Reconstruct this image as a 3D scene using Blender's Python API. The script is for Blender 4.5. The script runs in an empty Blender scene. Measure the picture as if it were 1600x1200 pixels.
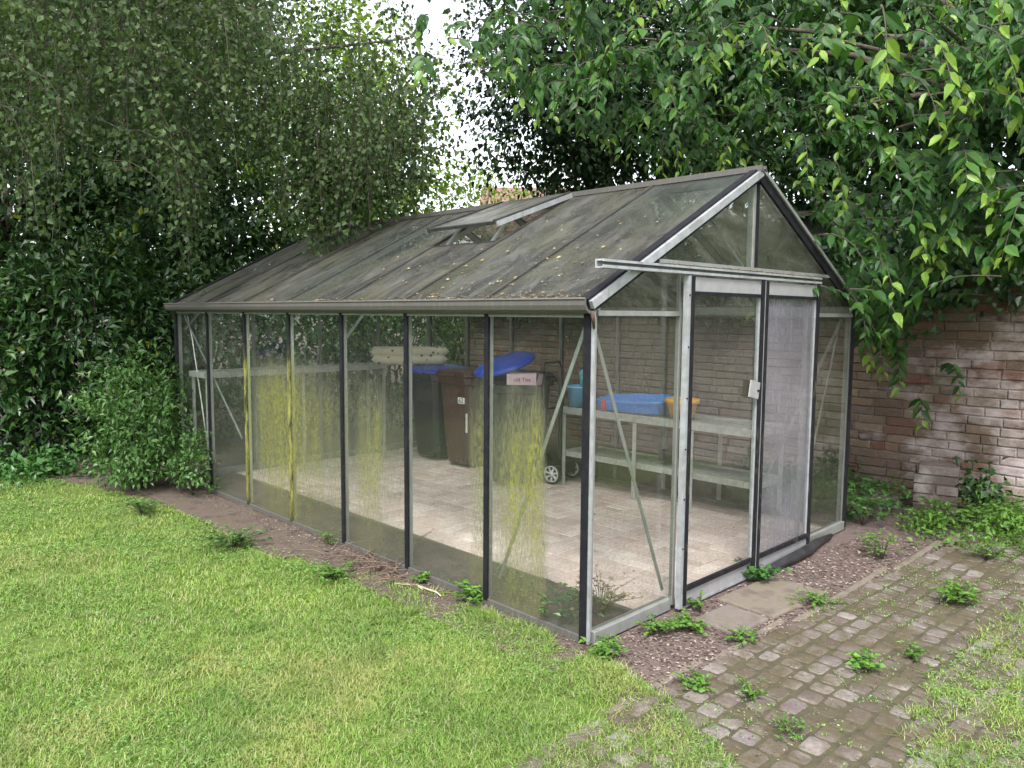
import bpy, math, random
import numpy as np
from mathutils import Matrix, Vector

SC = bpy.context.scene
COL = SC.collection
rng = np.random.default_rng(11)
random.seed(5)
R = math.radians

# ------------------------------------------------------------------ camera
CAM = np.array([-2.865, -2.374, 1.641])
FPX = 1194.8
def cam_matrix():
    a, b, c = -0.774718, 1.479725, 0.0073927
    return Matrix.Rotation(a, 3, 'Z') @ Matrix.Rotation(b, 3, 'X') @ Matrix(((math.cos(c), -math.sin(c), 0), (math.sin(c), math.cos(c), 0), (0, 0, 1)))
CM = cam_matrix()
cd = bpy.data.cameras.new('camera')
co = bpy.data.objects.new('camera', cd); COL.objects.link(co)
co.matrix_world = Matrix.Translation(Vector(CAM)) @ CM.to_4x4()
cd.sensor_width = 36.0; cd.sensor_fit = 'HORIZONTAL'
cd.lens = FPX / 1600 * 36.0
cd.clip_start = 0.05; cd.clip_end = 500
SC.camera = co
CMn = np.array(CM)
def at(u, v, t):
    """point at horizontal distance t from the viewpoint, in the direction of photo position u, v"""
    d = CMn @ np.array([(u - 800) / FPX, -(v - 600) / FPX, -1.0])
    d = d / math.hypot(d[0], d[1])
    return CAM + d * t

# ------------------------------------------------------------------ tags
def tag(o, label=None, cat=None, group=None, kind=None):
    if label: o['label'] = label
    if cat: o['category'] = cat
    if group: o['group'] = group
    if kind: o['kind'] = kind
    return o
def thing(name, label, cat, loc=(0, 0, 0), rz=0, group=None):
    o = bpy.data.objects.new(name, None); COL.objects.link(o)
    o.location = loc; o.rotation_euler = (0, 0, rz); o.empty_display_size = .1
    return tag(o, label, cat, group)
def dup(root, label, loc, rz, group=None):
    r = root.copy(); COL.objects.link(r); r.location = loc; r.rotation_euler = (0, 0, rz)
    r['label'] = label
    if group: r['group'] = group
    for ch in list(root.children):
        c = ch.copy(); COL.objects.link(c); c.parent = r
        for g in list(ch.children):
            d = g.copy(); COL.objects.link(d); d.parent = c
    return r

# ------------------------------------------------------------------ node helpers
def new_mat(name):
    m = bpy.data.materials.new(name); m.use_nodes = True
    nt = m.node_tree; nt.nodes.clear()
    return m, nt
class N:
    def __init__(s, nt): s.nt = nt
    def add(s, typ, **kw):
        n = s.nt.nodes.new(typ)
        for k, v in kw.items():
            setattr(n, k, v)
        return n
    def link(s, a, b): s.nt.links.new(a, b)
    def put(s, sock, v):
        if isinstance(v, bpy.types.NodeSocket): s.link(v, sock)
        elif isinstance(v, (tuple, list)) and len(v) == 3 and sock.type == 'RGBA': sock.default_value = (*v, 1)
        else: sock.default_value = v
    def math(s, op, a, b=0.0, clamp=False):
        n = s.add('ShaderNodeMath', operation=op, use_clamp=clamp)
        s.put(n.inputs[0], a); s.put(n.inputs[1], b); return n.outputs[0]
    def mix(s, f, a, b, blend='MIX'):
        n = s.add('ShaderNodeMix', data_type='RGBA', blend_type=blend)
        s.put(n.inputs[0], f); s.put(n.inputs[6], a); s.put(n.inputs[7], b); return n.outputs[2]
    def ramp(s, f, stops, interp='LINEAR'):
        n = s.add('ShaderNodeValToRGB'); cr = n.color_ramp; cr.interpolation = interp
        while len(cr.elements) > 1: cr.elements.remove(cr.elements[-1])
        for i, (p, c) in enumerate(stops):
            e = cr.elements[0] if i == 0 else cr.elements.new(p)
            e.position = p
            if not isinstance(c, (tuple, list)): c = (c, c, c)
            e.color = (*c, 1)
        s.put(n.inputs[0], f); return n.outputs[0]
    def noise(s, scale=5, detail=4, rough=.55, vec=None, stretch=None, dist=0.0):
        n = s.add('ShaderNodeTexNoise'); n.inputs['Scale'].default_value = scale
        n.inputs['Detail'].default_value = detail; n.inputs['Roughness'].default_value = rough
        n.inputs['Distortion'].default_value = dist
        if vec is None: vec = s.pos()
        if stretch:
            m = s.add('ShaderNodeMapping'); m.inputs['Scale'].default_value = stretch
            s.link(vec, m.inputs['Vector']); vec = m.outputs[0]
        s.link(vec, n.inputs['Vector']); return n.outputs[0]
    def voro(s, scale, vec=None, feature='F1', out=0):
        n = s.add('ShaderNodeTexVoronoi', feature=feature); n.inputs['Scale'].default_value = scale
        s.link(vec or s.pos(), n.inputs['Vector']); return n.outputs[out]
    def pos(s):
        if not hasattr(s, '_p'): s._p = s.add('ShaderNodeNewGeometry')
        return s._p.outputs['Position']
    def island(s):
        s.pos(); return s._p.outputs['Random Per Island']
    def obj(s):
        if not hasattr(s, '_o'): s._o = s.add('ShaderNodeTexCoord')
        return s._o.outputs['Object']
    def xyz(s, vec):
        n = s.add('ShaderNodeSeparateXYZ'); s.link(vec, n.inputs[0]); return n.outputs
    def bump(s, h, strength=.3, dist=.01):
        n = s.add('ShaderNodeBump'); n.inputs['Strength'].default_value = strength
        n.inputs['Distance'].default_value = dist; s.link(h, n.inputs['Height']); return n.outputs[0]
    def bsdf(s, color, rough=.6, metal=0.0, spec=.5, normal=None):
        n = s.add('ShaderNodeBsdfPrincipled')
        s.put(n.inputs['Base Color'], color); s.put(n.inputs['Roughness'], rough)
        s.put(n.inputs['Metallic'], metal); s.put(n.inputs['Specular IOR Level'], spec)
        if normal is not None: s.link(normal, n.inputs['Normal'])
        return n.outputs[0]
    def mixs(s, f, a, b):
        n = s.add('ShaderNodeMixShader'); s.put(n.inputs[0], f); s.link(a, n.inputs[1]); s.link(b, n.inputs[2]); return n.outputs[0]
    def out(s, sh):
        o = s.add('ShaderNodeOutputMaterial'); s.link(sh, o.inputs['Surface'])

def mat_noise(name, c1, c2, scale=8, rough=.7, metal=0, spec=.4, bump=.15, c3=None, detail=5, bd=.006, local=False):
    m, nt = new_mat(name); n = N(nt)
    v = n.obj() if local else n.pos()
    f = n.noise(scale, detail, .6, vec=v)
    stops = [(.3, c1), (.7, c2)] if c3 is None else [(.25, c1), (.5, c2), (.75, c3)]
    c = n.ramp(f, stops)
    fine = n.noise(scale * 9, 3, .6, vec=v)
    c = n.mix(.5, c, n.ramp(fine, [(.3, .72), (.7, 1.0)]), 'MULTIPLY')
    n.out(n.bsdf(c, rough, metal, spec, n.bump(fine, bump, bd)))
    return m

def leaf_mat(name, cols, trans=.3, rough=.42, spec=.35, tcol=None, var=.35, nscale=1.3):
    m, nt = new_mat(name); n = N(nt)
    k = len(cols)
    c = n.ramp(n.island(), [((i + .5) / k, cc) for i, cc in enumerate(cols)])
    f = n.noise(nscale, 2, .5)
    c = n.mix(var, c, n.ramp(f, [(.35, (.62, .72, .66)), (.65, (1.0, 1.0, .9))]), 'MULTIPLY')
    if name == 'grass_blade':
        c = n.mix(n.ramp(n.noise(.75, 4, .65), [(.54, 0.0), (.68, .6)]), c, (.31, .27, .12)); c = n.mix(n.ramp(n.noise(2.7, 4, .65), [(.55, 0.0), (.68, .5)]), c, (.07, .13, .035))
    b = n.bsdf(c, rough, 0, spec)
    t = n.add('ShaderNodeBsdfTranslucent')
    tc = n.mix(.55, c, tcol or (cols[-1][0] * 1.8, cols[-1][1] * 1.7, cols[-1][2] * .9))
    n.link(tc, t.inputs[0])
    n.out(n.mixs(trans, b, t.outputs[0]))
    return m

# ------------------------------------------------------------------ mesh helpers
class MB:
    def __init__(s): s.V = []; s.F = []; s.M = []; s.S = []
    def add(s, V, F, mi=0, smooth=False):
        o = len(s.V); s.V += [tuple(v) for v in V]
        for f in F: s.F.append([i + o for i in f]); s.M.append(mi); s.S.append(smooth)
        return s
    def box(s, lo, hi, mi=0, M=None):
        x0, y0, z0 = lo; x1, y1, z1 = hi
        V = [(x0, y0, z0), (x1, y0, z0), (x1, y1, z0), (x0, y1, z0), (x0, y0, z1), (x1, y0, z1), (x1, y1, z1), (x0, y1, z1)]
        if M is not None: V = [tuple(M @ Vector(v)) for v in V]
        return s.add(V, [(3, 2, 1, 0), (4, 5, 6, 7), (0, 1, 5, 4), (1, 2, 6, 5), (2, 3, 7, 6), (3, 0, 4, 7)], mi)
    def bar(s, a, b, w, h, side=(0, 0, 1), mi=0):
        """rectangular bar from a to b; h along `side` made perpendicular, w across"""
        a, b = Vector(a), Vector(b); d = (b - a).normalized(); u = Vector(side)
        u = (u - d * u.dot(d)).normalized(); w_ = d.cross(u)
        V = []
        for p in (a, b):
            for sx, sy in ((-1, -1), (1, -1), (1, 1), (-1, 1)): V.append(p + w_ * (sx * w / 2) + u * (sy * h / 2))
        return s.add(V, [(3, 2, 1, 0), (4, 5, 6, 7), (0, 1, 5, 4), (1, 2, 6, 5), (2, 3, 7, 6), (3, 0, 4, 7)], mi)
    def tube(s, pts, r, n=8, mi=0, cap=True):
        pts = [Vector(p) for p in pts]
        if not isinstance(r, (list, tuple)): r = [r] * len(pts)
        V = []; up = Vector((.31, .17, .93))
        for i, p in enumerate(pts):
            d = (pts[min(i + 1, len(pts) - 1)] - pts[max(i - 1, 0)]).normalized()
            x = d.cross(up)
            if x.length < 1e-4: x = d.cross(Vector((1, 0, 0)))
            x.normalize(); y = d.cross(x)
            for k in range(n):
                a = 2 * math.pi * k / n; V.append(p + (x * math.cos(a) + y * math.sin(a)) * r[i])
        F = []
        for i in range(len(pts) - 1):
            for k in range(n):
                F.append((i * n + k, i * n + (k + 1) % n, (i + 1) * n + (k + 1) % n, (i + 1) * n + k))
        s.add(V, F, mi, True)
        if cap:
            o = len(s.V) - len(V)
            s.F.append([o + k for k in range(n)][::-1]); s.M.append(mi); s.S.append(False)
            e = o + (len(pts) - 1) * n
            s.F.append([e + k for k in range(n)]); s.M.append(mi); s.S.append(False)
        return s
    def lathe(s, prof, n=24, M=None, mi=0, sx=1, sy=1):
        V = []
        for r, z in prof:
            for k in range(n):
                a = 2 * math.pi * k / n; v = Vector((r * math.cos(a) * sx, r * math.sin(a) * sy, z))
                V.append(M @ v if M is not None else v)
        F = []
        for i in range(len(prof) - 1):
            for k in range(n):
                F.append((i * n + k, i * n + (k + 1) % n, (i + 1) * n + (k + 1) % n, (i + 1) * n + k))
        return s.add(V, F, mi, True)
    def prism(s, poly, fn, a, b, mi=0):
        """poly of (p,q), extruded; fn(p,q,t) -> point"""
        k = len(poly); V = [fn(p, q, a) for p, q in poly] + [fn(p, q, b) for p, q in poly]
        F = [tuple(range(k))[::-1], tuple(range(k, 2 * k))] + [(i, (i + 1) % k, k + (i + 1) % k, k + i) for i in range(k)]
        return s.add(V, F, mi)
    def build(s, name, mats, parent=None, bevel=0, seg=2):
        me = bpy.data.meshes.new(name); me.from_pydata([tuple(v) for v in s.V], [], s.F)
        if not isinstance(mats, (list, tuple)): mats = [mats]
        for m in mats: me.materials.append(m)
        me.polygons.foreach_set('material_index', s.M); me.polygons.foreach_set('use_smooth', s.S)
        me.update()
        o = bpy.data.objects.new(name, me); COL.objects.link(o)
        if parent: o.parent = parent
        if bevel:
            b = o.modifiers.new('bevel', 'BEVEL'); b.width = bevel; b.segments = seg; b.limit_method = 'ANGLE'; b.angle_limit = R(40)
        return o

def np_mesh(name, chunks, mats, parent=None, smooth=False):
    Vs, li, ls, lt, mi = [], [], [], [], []; off = 0; lo = 0
    for V, F, m in chunks:
        V = np.asarray(V, np.float32).reshape(-1, 3); F = np.asarray(F, np.int64)
        if len(F) == 0: continue
        k = F.shape[1]
        Vs.append(V); li.append((F + off).ravel()); ls.append(lo + np.arange(len(F)) * k); lt.append(np.full(len(F), k))
        mi.append(np.broadcast_to(np.asarray(m), (len(F),)))
        off += len(V); lo += F.size
    V = np.concatenate(Vs); li = np.concatenate(li).astype(np.int32); ls = np.concatenate(ls).astype(np.int32)
    mi = np.concatenate(mi).astype(np.int32)
    me = bpy.data.meshes.new(name)
    me.vertices.add(len(V)); me.vertices.foreach_set('co', V.ravel())
    me.loops.add(len(li)); me.loops.foreach_set('vertex_index', li)
    me.polygons.add(len(ls)); me.polygons.foreach_set('loop_start', ls)
    me.polygons.foreach_set('material_index', mi)
    me.polygons.foreach_set('use_smooth', np.full(len(ls), smooth))
    if not isinstance(mats, (list, tuple)): mats = [mats]
    for m in mats: me.materials.append(m)
    me.update(calc_edges=True); me.validate()
    o = bpy.data.objects.new(name, me); COL.objects.link(o)
    if parent: o.parent = parent
    return o

def nrm(a): return a / np.maximum(np.linalg.norm(a, axis=-1, keepdims=True), 1e-9)
UP = np.array([0, 0, 1.0])
def leaf_geo(P, D, Nn, L, W, mi=0, shape='ovate', fold=.12, curl=.12):
    """P base, D axis, Nn approximate upper normal; returns a chunk"""
    n = len(P); L = np.broadcast_to(L, (n,))[:, None]; W = np.broadcast_to(W, (n,))[:, None]
    D = nrm(D); S = nrm(np.cross(D, Nn)); Nn = np.cross(S, D)
    def p(t, s, h): return P + D * (t * L) + S * (s * W) + Nn * (h * L)
    if shape == 'diamond':
        V = np.stack([p(0, 0, 0), p(.45, -.5, .05), p(1, 0, -.05), p(.45, .5, .05)], 1)
        T = np.array([[0, 1, 2, 3]])
    elif shape == 'ovate':
        V = np.stack([p(0, 0, 0), p(.36, -.5, fold), p(.42, 0, 0), p(.36, .5, fold), p(1, 0, -curl)], 1)
        T = np.array([[0, 2, 1], [0, 3, 2], [1, 2, 4], [2, 3, 4]])
    else:
        V = np.stack([p(0, 0, 0), p(.2, -.42, fold * .8), p(.5, -.46, fold * .7), p(.8, -.2, -curl * .35),
                      p(1, 0, -curl), p(.8, .2, -curl * .35), p(.5, .46, fold * .7), p(.2, .42, fold * .8),
                      p(.25, 0, 0), p(.62, 0, -.02)], 1)
        T = np.array([[0, 8, 1], [1, 8, 2], [2, 8, 9], [2, 9, 3], [3, 9, 4], [4, 9, 5], [5, 9, 6], [6, 9, 8], [6, 8, 7], [7, 8, 0]])
    k = V.shape[1]
    F = (np.arange(n)[:, None, None] * k + T[None]).reshape(-1, T.shape[1])
    if np.ndim(mi): mi = np.repeat(mi, len(T))
    return V.reshape(-1, 3), F, mi

def rnd_dirs(n): return nrm(rng.normal(size=(n, 3)))
def crown(centers, n_per, spread, L, W=.55, shape='ovate', droop=.45, up=.9, out_c=None, mi=0, flat=.75):
    C = np.repeat(np.asarray(centers), n_per, 0); n = len(C)
    off = rng.normal(size=(n, 3)) * spread; off[:, 2] *= flat
    P = C + off
    out = nrm(P - (np.asarray(out_c) if out_c is not None else C))
    D = nrm(out * .5 + rnd_dirs(n) * .8 + np.array([0, 0, -droop]))
    Nn = nrm(UP * up + out * .35 + rnd_dirs(n) * .55)
    l = L * rng.uniform(.65, 1.25, n)
    return leaf_geo(P, D, Nn, l, l * W, mi, shape)
def ellipsoid_pts(c, r, n, inner=.35):
    d = rnd_dirs(n); q = inner + (1 - inner) * rng.random(n) ** .6
    q = q * (1 + .18 * np.sin(d[:, 0] * 5 + c[0]) * np.cos(d[:, 1] * 4.3 + c[1]))
    return np.asarray(c) + d * q[:, None] * np.asarray(r)

def vnoise(x, y, s, seed=0):
    x = np.asarray(x) / s; y = np.asarray(y) / s
    xi = np.floor(x).astype(np.int64); yi = np.floor(y).astype(np.int64); fx = x - xi; fy = y - yi
    def h(a, b):
        q = (a * 374761393 + b * 668265263 + seed * 974711) & 0x7fffffff
        q = ((q ^ (q >> 13)) * 1274126177) & 0x7fffffff
        return (q & 0xffff) / 65535.0
    fx = fx * fx * (3 - 2 * fx); fy = fy * fy * (3 - 2 * fy)
    return (h(xi, yi) * (1 - fx) + h(xi + 1, yi) * fx) * (1 - fy) + (h(xi, yi + 1) * (1 - fx) + h(xi + 1, yi + 1) * fx) * fy
def in_poly(x, y, poly):
    r = np.zeros(len(x), bool); k = len(poly)
    for i in range(k):
        x0, y0 = poly[i]; x1, y1 = poly[(i + 1) % k]
        c = ((y0 > y) != (y1 > y))
        with np.errstate(divide='ignore', invalid='ignore'):
            c &= x < (x1 - x0) * (y - y0) / (y1 - y0 + 1e-12) + x0
        r ^= c
    return r

# ------------------------------------------------------------------ materials
def metal_mat(name, c, algae=0.0, dirt=.35, metal=.55, rough=.48):
    m, nt = new_mat(name); n = N(nt)
    f = n.noise(14, 5, .65); g = n.noise(60, 3, .6, stretch=(1, 1, .12))
    col = n.mix(n.ramp(f, [(.4, 0.0), (.75, dirt)]), c, (.09, .085, .07))
    col = n.mix(n.ramp(g, [(.52, 0.0), (.8, dirt)]), col, (.16, .15, .11))
    mt = metal
    if algae:
        z = n.xyz(n.pos())[2]
        a = n.math('MULTIPLY', n.ramp(n.math('MULTIPLY', z, .6), [(.02, .75), (.35, 1.0), (.72, 1.0), (.86, 0.0)]), n.ramp(n.noise(35, 5, .65), [(.32, .35), (.5, 1.0)]))
        a = n.math('MULTIPLY', a, algae)
        col = n.mix(a, col, n.mix(n.noise(50, 3), (.31, .31, .08), (.22, .24, .08)))
        mt = n.math('MULTIPLY', n.math('SUBTRACT', 1.0, a), metal)
    n.out(n.bsdf(col, rough, mt, .5, n.bump(g, .08, .002)))
    return m
ALU = metal_mat('weathered_aluminium', (.28, .29, .28))
ALU_BRIGHT = metal_mat('bright_aluminium', (.38, .40, .42), dirt=.5)
ALU_GREY = metal_mat('dull_aluminium', (.085, .08, .076), dirt=.6, metal=.35, rough=.6)
ALU_ALG = metal_mat('algae_aluminium', (.42, .43, .40), algae=.8)
def cap_mat(name, algae):
    m, nt = new_mat(name); n = N(nt)
    f = n.noise(20, 4); col = n.mix(n.ramp(f, [(.45, 0.0), (.8, .5)]), (.008, .008, .011), (.026, .026, .024))
    if algae:
        z = n.xyz(n.pos())[2]
        win = n.ramp(n.math('MULTIPLY', z, .6), [(.02, .3), (.10, 1.0), (.70, 1.0), (.84, 0.0)])
        a = n.math('MULTIPLY', win, n.ramp(n.noise(30, 6, .75, stretch=(1, 1, .3)), [(.62 - algae * .3, 0.0), (.80 - algae * .25, .9)]))
        col = n.mix(a, col, n.mix(n.noise(70, 3), (.30, .29, .07), (.16, .17, .05)) if algae > .5 else (.14, .13, .08))
    n.out(n.bsdf(col, .6, 0, .15, n.bump(f, .1, .002)))
    return m
CAP = cap_mat('black_glazing_cap', 0)
CAP_ALG = cap_mat('algae_glazing_cap', .75)
CAP_MOSS = cap_mat('mossy_glazing_cap', .18)

# streak windows along the long wall: y position (m) -> algae strength
ALG = [(0, 0.0), (.27, 0.0), (.31, 1.0), (.60, .9), (.68, .35), (.745, .3), (.76, .85), (.87, .65), (.92, .1), (1.45, .05), (1.50, .25), (1.75, .35), (1.8, .75), (2.04, .7), (2.12, .25),
       (2.2, .35), (2.42, .55), (2.75, .8), (2.96, 1.0), (3.0, 1.0), (3.40, 1.0), (3.5, .6), (3.62, .25), (3.8, .1), (4.2, .06), (5.2, .0)]
def glass_mat(name, haze=.10, hazec=(.30, .31, .29), algae=None, low=.25, tint=(.93, .955, .94), trans=.45, lowc=(.17, .17, .14), speck=True, refl=1.0, rough=.02, gr=(.55, 1.7)):
    m, nt = new_mat(name); n = N(nt)
    p = n.pos(); X, Y, Z = n.xyz(p)
    f = n.noise(3.2, 5, .6); streak = n.noise(40, 4, .7, stretch=(1, 1, .05))
    grain = n.ramp(n.noise(85, 4, .75), [(.38, gr[0]), (.62, gr[1])])
    fac = n.math('ADD', n.math('MULTIPLY', n.math('MULTIPLY', grain, n.ramp(f, [(.3, .5), (.7, 1.35)])), haze), n.math('MULTIPLY', n.ramp(streak, [(.5, 0.0), (.75, 1.0)]), haze * .8))
    # splash dirt towards the sill
    zz = n.math('ADD', Z, n.math('MULTIPLY', n.math('SUBTRACT', f, .5), .35))
    lowf = n.math('MULTIPLY', n.ramp(n.math('MULTIPLY', zz, .5), [(.0, 1.0), (.09, .6), (.2, 0.0)]), low)
    fac = n.math('ADD', fac, lowf, True)
    col = n.mix(n.math('DIVIDE', lowf, n.math('ADD', fac, .001)), hazec, lowc)
    if algae:
        ly = n.math('DIVIDE', n.math('ADD', Y, n.math('MULTIPLY', n.math('SUBTRACT', n.noise(1.6, 3), .5), .16)), 5.2)
        win = n.ramp(ly, [(a / 5.2, b) for a, b in ALG])
        zn = n.math('ADD', Z, n.math('MULTIPLY', n.math('SUBTRACT', n.noise(5, 4, .6, stretch=(1, 1, .3)), .5), .5))
        zwin = n.ramp(n.math('MULTIPLY', zn, .6), [(.04, .55), (.14, .6), (.3, 1.0), (.58, .95), (.72, .35), (.80, 0.0)])
        s2 = n.noise(95, 4, .85, stretch=(1, 1, .20)); s3 = n.noise(9, 5, .7, stretch=(1, 1, .14))
        a = n.math('MULTIPLY', n.math('MULTIPLY', win, zwin), n.math('MULTIPLY', n.ramp(s2, [(.40, .22), (.49, .65), (.57, 1.2)]), n.ramp(s3, [(.30, .45), (.58, 1.0)])))
        a = n.math('MULTIPLY', a, algae, True)
        col = n.mix(a, col, n.mix(n.ramp(n.noise(30, 4), [(.35, 0.0), (.65, 1.0)]), (.33, .325, .07), (.20, .21, .055)))
        fac = n.math('ADD', n.math('MULTIPLY', fac, n.math('SUBTRACT', 1.0, a)), n.math('MULTIPLY', a, .80), True)
    if speck:
        v = n.voro(38, p); w = n.noise(2.1, 2)
        sp = n.math('MULTIPLY', n.math('LESS_THAN', v, .07), n.math('GREATER_THAN', w, .56))
        fac = n.math('ADD', fac, n.math('MULTIPLY', sp, .6), True); col = n.mix(sp, col, (.62, .62, .58))
    d = n.add('ShaderNodeBsdfDiffuse'); n.put(d.inputs[0], col)
    t = n.add('ShaderNodeBsdfTranslucent'); n.put(t.inputs[0], col)
    dirt = n.mixs(trans, d.outputs[0], t.outputs[0])
    tr = n.add('ShaderNodeBsdfTransparent'); n.put(tr.inputs[0], tint)
    base = n.mixs(fac, tr.outputs[0], dirt)
    lw = n.add('ShaderNodeLayerWeight'); lw.inputs[0].default_value = .5
    fr = n.math('ADD', n.math('MULTIPLY', n.math('POWER', lw.outputs['Facing'], 5.0), .8), .035)
    fr = n.math('MULTIPLY', fr, refl)
    gl = n.add('ShaderNodeBsdfGlossy'); gl.inputs['Roughness'].default_value = rough; gl.inputs[0].default_value = (1, 1, 1, 1)
    n.out(n.mixs(fr, base, gl.outputs[0]))
    return m
G_LONG = glass_mat('algae_streaked_glass', .026, (.22, .23, .20), algae=1.0, low=.20, refl=.6)
G_SIDE = glass_mat('hazy_glass', .14, (.085, .085, .062), low=.12)
G_FAR = glass_mat('far_glass', .02, (.20, .21, .18), low=.15)
G_GABLE = glass_mat('gable_glass', .075, (.20, .195, .14), low=.10)
G_TOP = glass_mat('gable_top_glass', .16, (.11, .12, .09), low=0)
G_DOOR = glass_mat('door_glass', .05, (.26, .25, .22), low=.05)
G_FROST = glass_mat('milky_door_glass', .40, (.28, .27, .31), low=.12, lowc=(.25, .25, .24), trans=.5, gr=(.95, 1.05), speck=False)
def roof_mat():
    m, nt = new_mat('grimy_roof_glass'); n = N(nt)
    p = n.pos(); X, Y, Z = n.xyz(p)
    big = n.noise(1.3, 4, .6, dist=.3); st = n.noise(5.5, 7, .72, stretch=(.42, 1, .42), dist=.8); fine = n.noise(45, 4, .75, stretch=(.35, 1, .35))
    # washed patches up bay one and round the vent, bluish sky reflection painted in
    col = n.ramp(st, [(.30, (.020, .020, .019)), (.45, (.050, .049, .045)), (.58, (.085, .083, .073)), (.72, (.15, .147, .13))])
    col = n.mix(.55, col, n.ramp(fine, [(.3, .55), (.7, 1.15)]), 'MULTIPLY')
    col = n.mix(n.ramp(n.noise(2.3, 4), [(.46, 0.0), (.62, .7)]), col, (.075, .075, .030))
    fac = n.math('ADD', n.ramp(big, [(.3, .42), (.7, .68)]), n.math('MULTIPLY', n.math('SUBTRACT', st, .5), .5))
    def patch(cx, cy, rx, ry):
        a = n.math('POWER', n.math('DIVIDE', n.math('SUBTRACT', X, cx), rx), 2.0); b = n.math('POWER', n.math('DIVIDE', n.math('SUBTRACT', Y, cy), ry), 2.0)
        return n.math('SUBTRACT', 1.0, n.math('ADD', a, b), True)
    pt = n.math('MAXIMUM', patch(1.42, .28, .75, .5), n.math('MAXIMUM', patch(1.0, 2.95, .75, .55), n.math('MULTIPLY', patch(.3, 3.0, .5, .4), .6)))
    pt = n.math('MULTIPLY', pt, n.ramp(n.noise(7, 5, .7, stretch=(.5, 1, .5)), [(.3, .35), (.6, 1.0)]))
    fac = n.math('SUBTRACT', fac, n.math('MULTIPLY', pt, .42), True)
    col = n.mix(n.math('MULTIPLY', pt, .8), col, (.12, .15, .145))
    d = n.add('ShaderNodeBsdfDiffuse'); n.put(d.inputs[0], col)
    t = n.add('ShaderNodeBsdfTranslucent'); n.put(t.inputs[0], n.mix(1.0, n.mix(.8, col, (.62, .60, .56)), n.ramp(n.math('ADD', st, n.math('MULTIPLY', n.math('SUBTRACT', big, .5), .5)), [(.34, (.11, .11, .10)), (.49, (.38, .375, .34)), (.61, (.70, .70, .65)), (.74, (1.0, 1.0, .95))]), 'MULTIPLY'))
    dirt = n.mixs(.5, d.outputs[0], t.outputs[0])
    tr = n.add('ShaderNodeBsdfTransparent'); n.put(tr.inputs[0], (.9, .93, .91))
    base = n.mixs(fac, tr.outputs[0], dirt)
    lw = n.add('ShaderNodeLayerWeight'); lw.inputs[0].default_value = .5
    fr = n.math('ADD', n.math('MULTIPLY', n.math('POWER', lw.outputs['Facing'], 4.0), n.ramp(st, [(.35, .12), (.65, .42)])), .015)
    fr = n.math('ADD', fr, n.math('MULTIPLY', pt, .13))
    gl = n.add('ShaderNodeBsdfGlossy'); n.put(gl.inputs['Roughness'], n.math('SUBTRACT', .42, n.math('MULTIPLY', pt, .3)))
    n.out(n.mixs(fr, base, gl.outputs[0]))
    return m
G_ROOF = roof_mat()

SOIL = mat_noise('dark_soil', (.035, .026, .02), (.085, .062, .05), 5, .95, c3=(.06, .045, .032), bump=.8, bd=.02)
MULCH = mat_noise('reddish_mulch', (.042, .030, .027), (.125, .092, .084), 13, .95, c3=(.085, .062, .055), bump=.9, bd=.02)
CONC = mat_noise('mossy_concrete', (.055, .044, .036), (.13, .108, .088), 6, .9, c3=(.085, .075, .038), bump=.4)
STRIP = mat_noise('dirty_strip', (.030, .022, .018), (.080, .060, .048), 7, .95, c3=(.062, .052, .022), bump=.7, bd=.012)
SLAB = mat_noise('grey_slab_concrete', (.065, .053, .043), (.125, .105, .092), 5, .9, c3=(.085, .073, .045), bump=.35)
def ground_mat():
    m, nt = new_mat('lawn_soil'); n = N(nt)
    f = n.noise(2.2, 5, .6); g = n.noise(40, 4, .7)
    c = n.ramp(f, [(.3, (.075, .115, .03)), (.55, (.10, .145, .035)), (.75, (.13, .14, .05))])
    c = n.mix(.6, c, n.ramp(g, [(.3, .4), (.7, 1.1)]), 'MULTIPLY')
    n.out(n.bsdf(c, .95, 0, .1, n.bump(g, .8, .02))); return m
LAWN = ground_mat()
def block_mat(name, cols, blotch=None, moss=None, rough=.85, bump=.5, grain=45):
    m, nt = new_mat(name); n = N(nt); k = len(cols)
    c = n.ramp(n.island(), [((i + .5) / k, cc) for i, cc in enumerate(cols)])
    f = n.noise(grain, 5, .65); c = n.mix(.7, c, n.ramp(f, [(.28, .5), (.72, 1.15)]), 'MULTIPLY')
    if blotch:
        sc, lo, hi, bc = blotch; c = n.mix(n.ramp(n.noise(sc, 5, .65), [(lo, 0.0), (hi, .8)]), c, bc)
    if moss:
        sc, lo, hi, bc = moss; c = n.mix(n.ramp(n.noise(sc, 6, .7), [(lo, 0.0), (hi, .85)]), c, bc)
    n.out(n.bsdf(c, rough, 0, .25, n.bump(f, bump, .006))); return m
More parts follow.
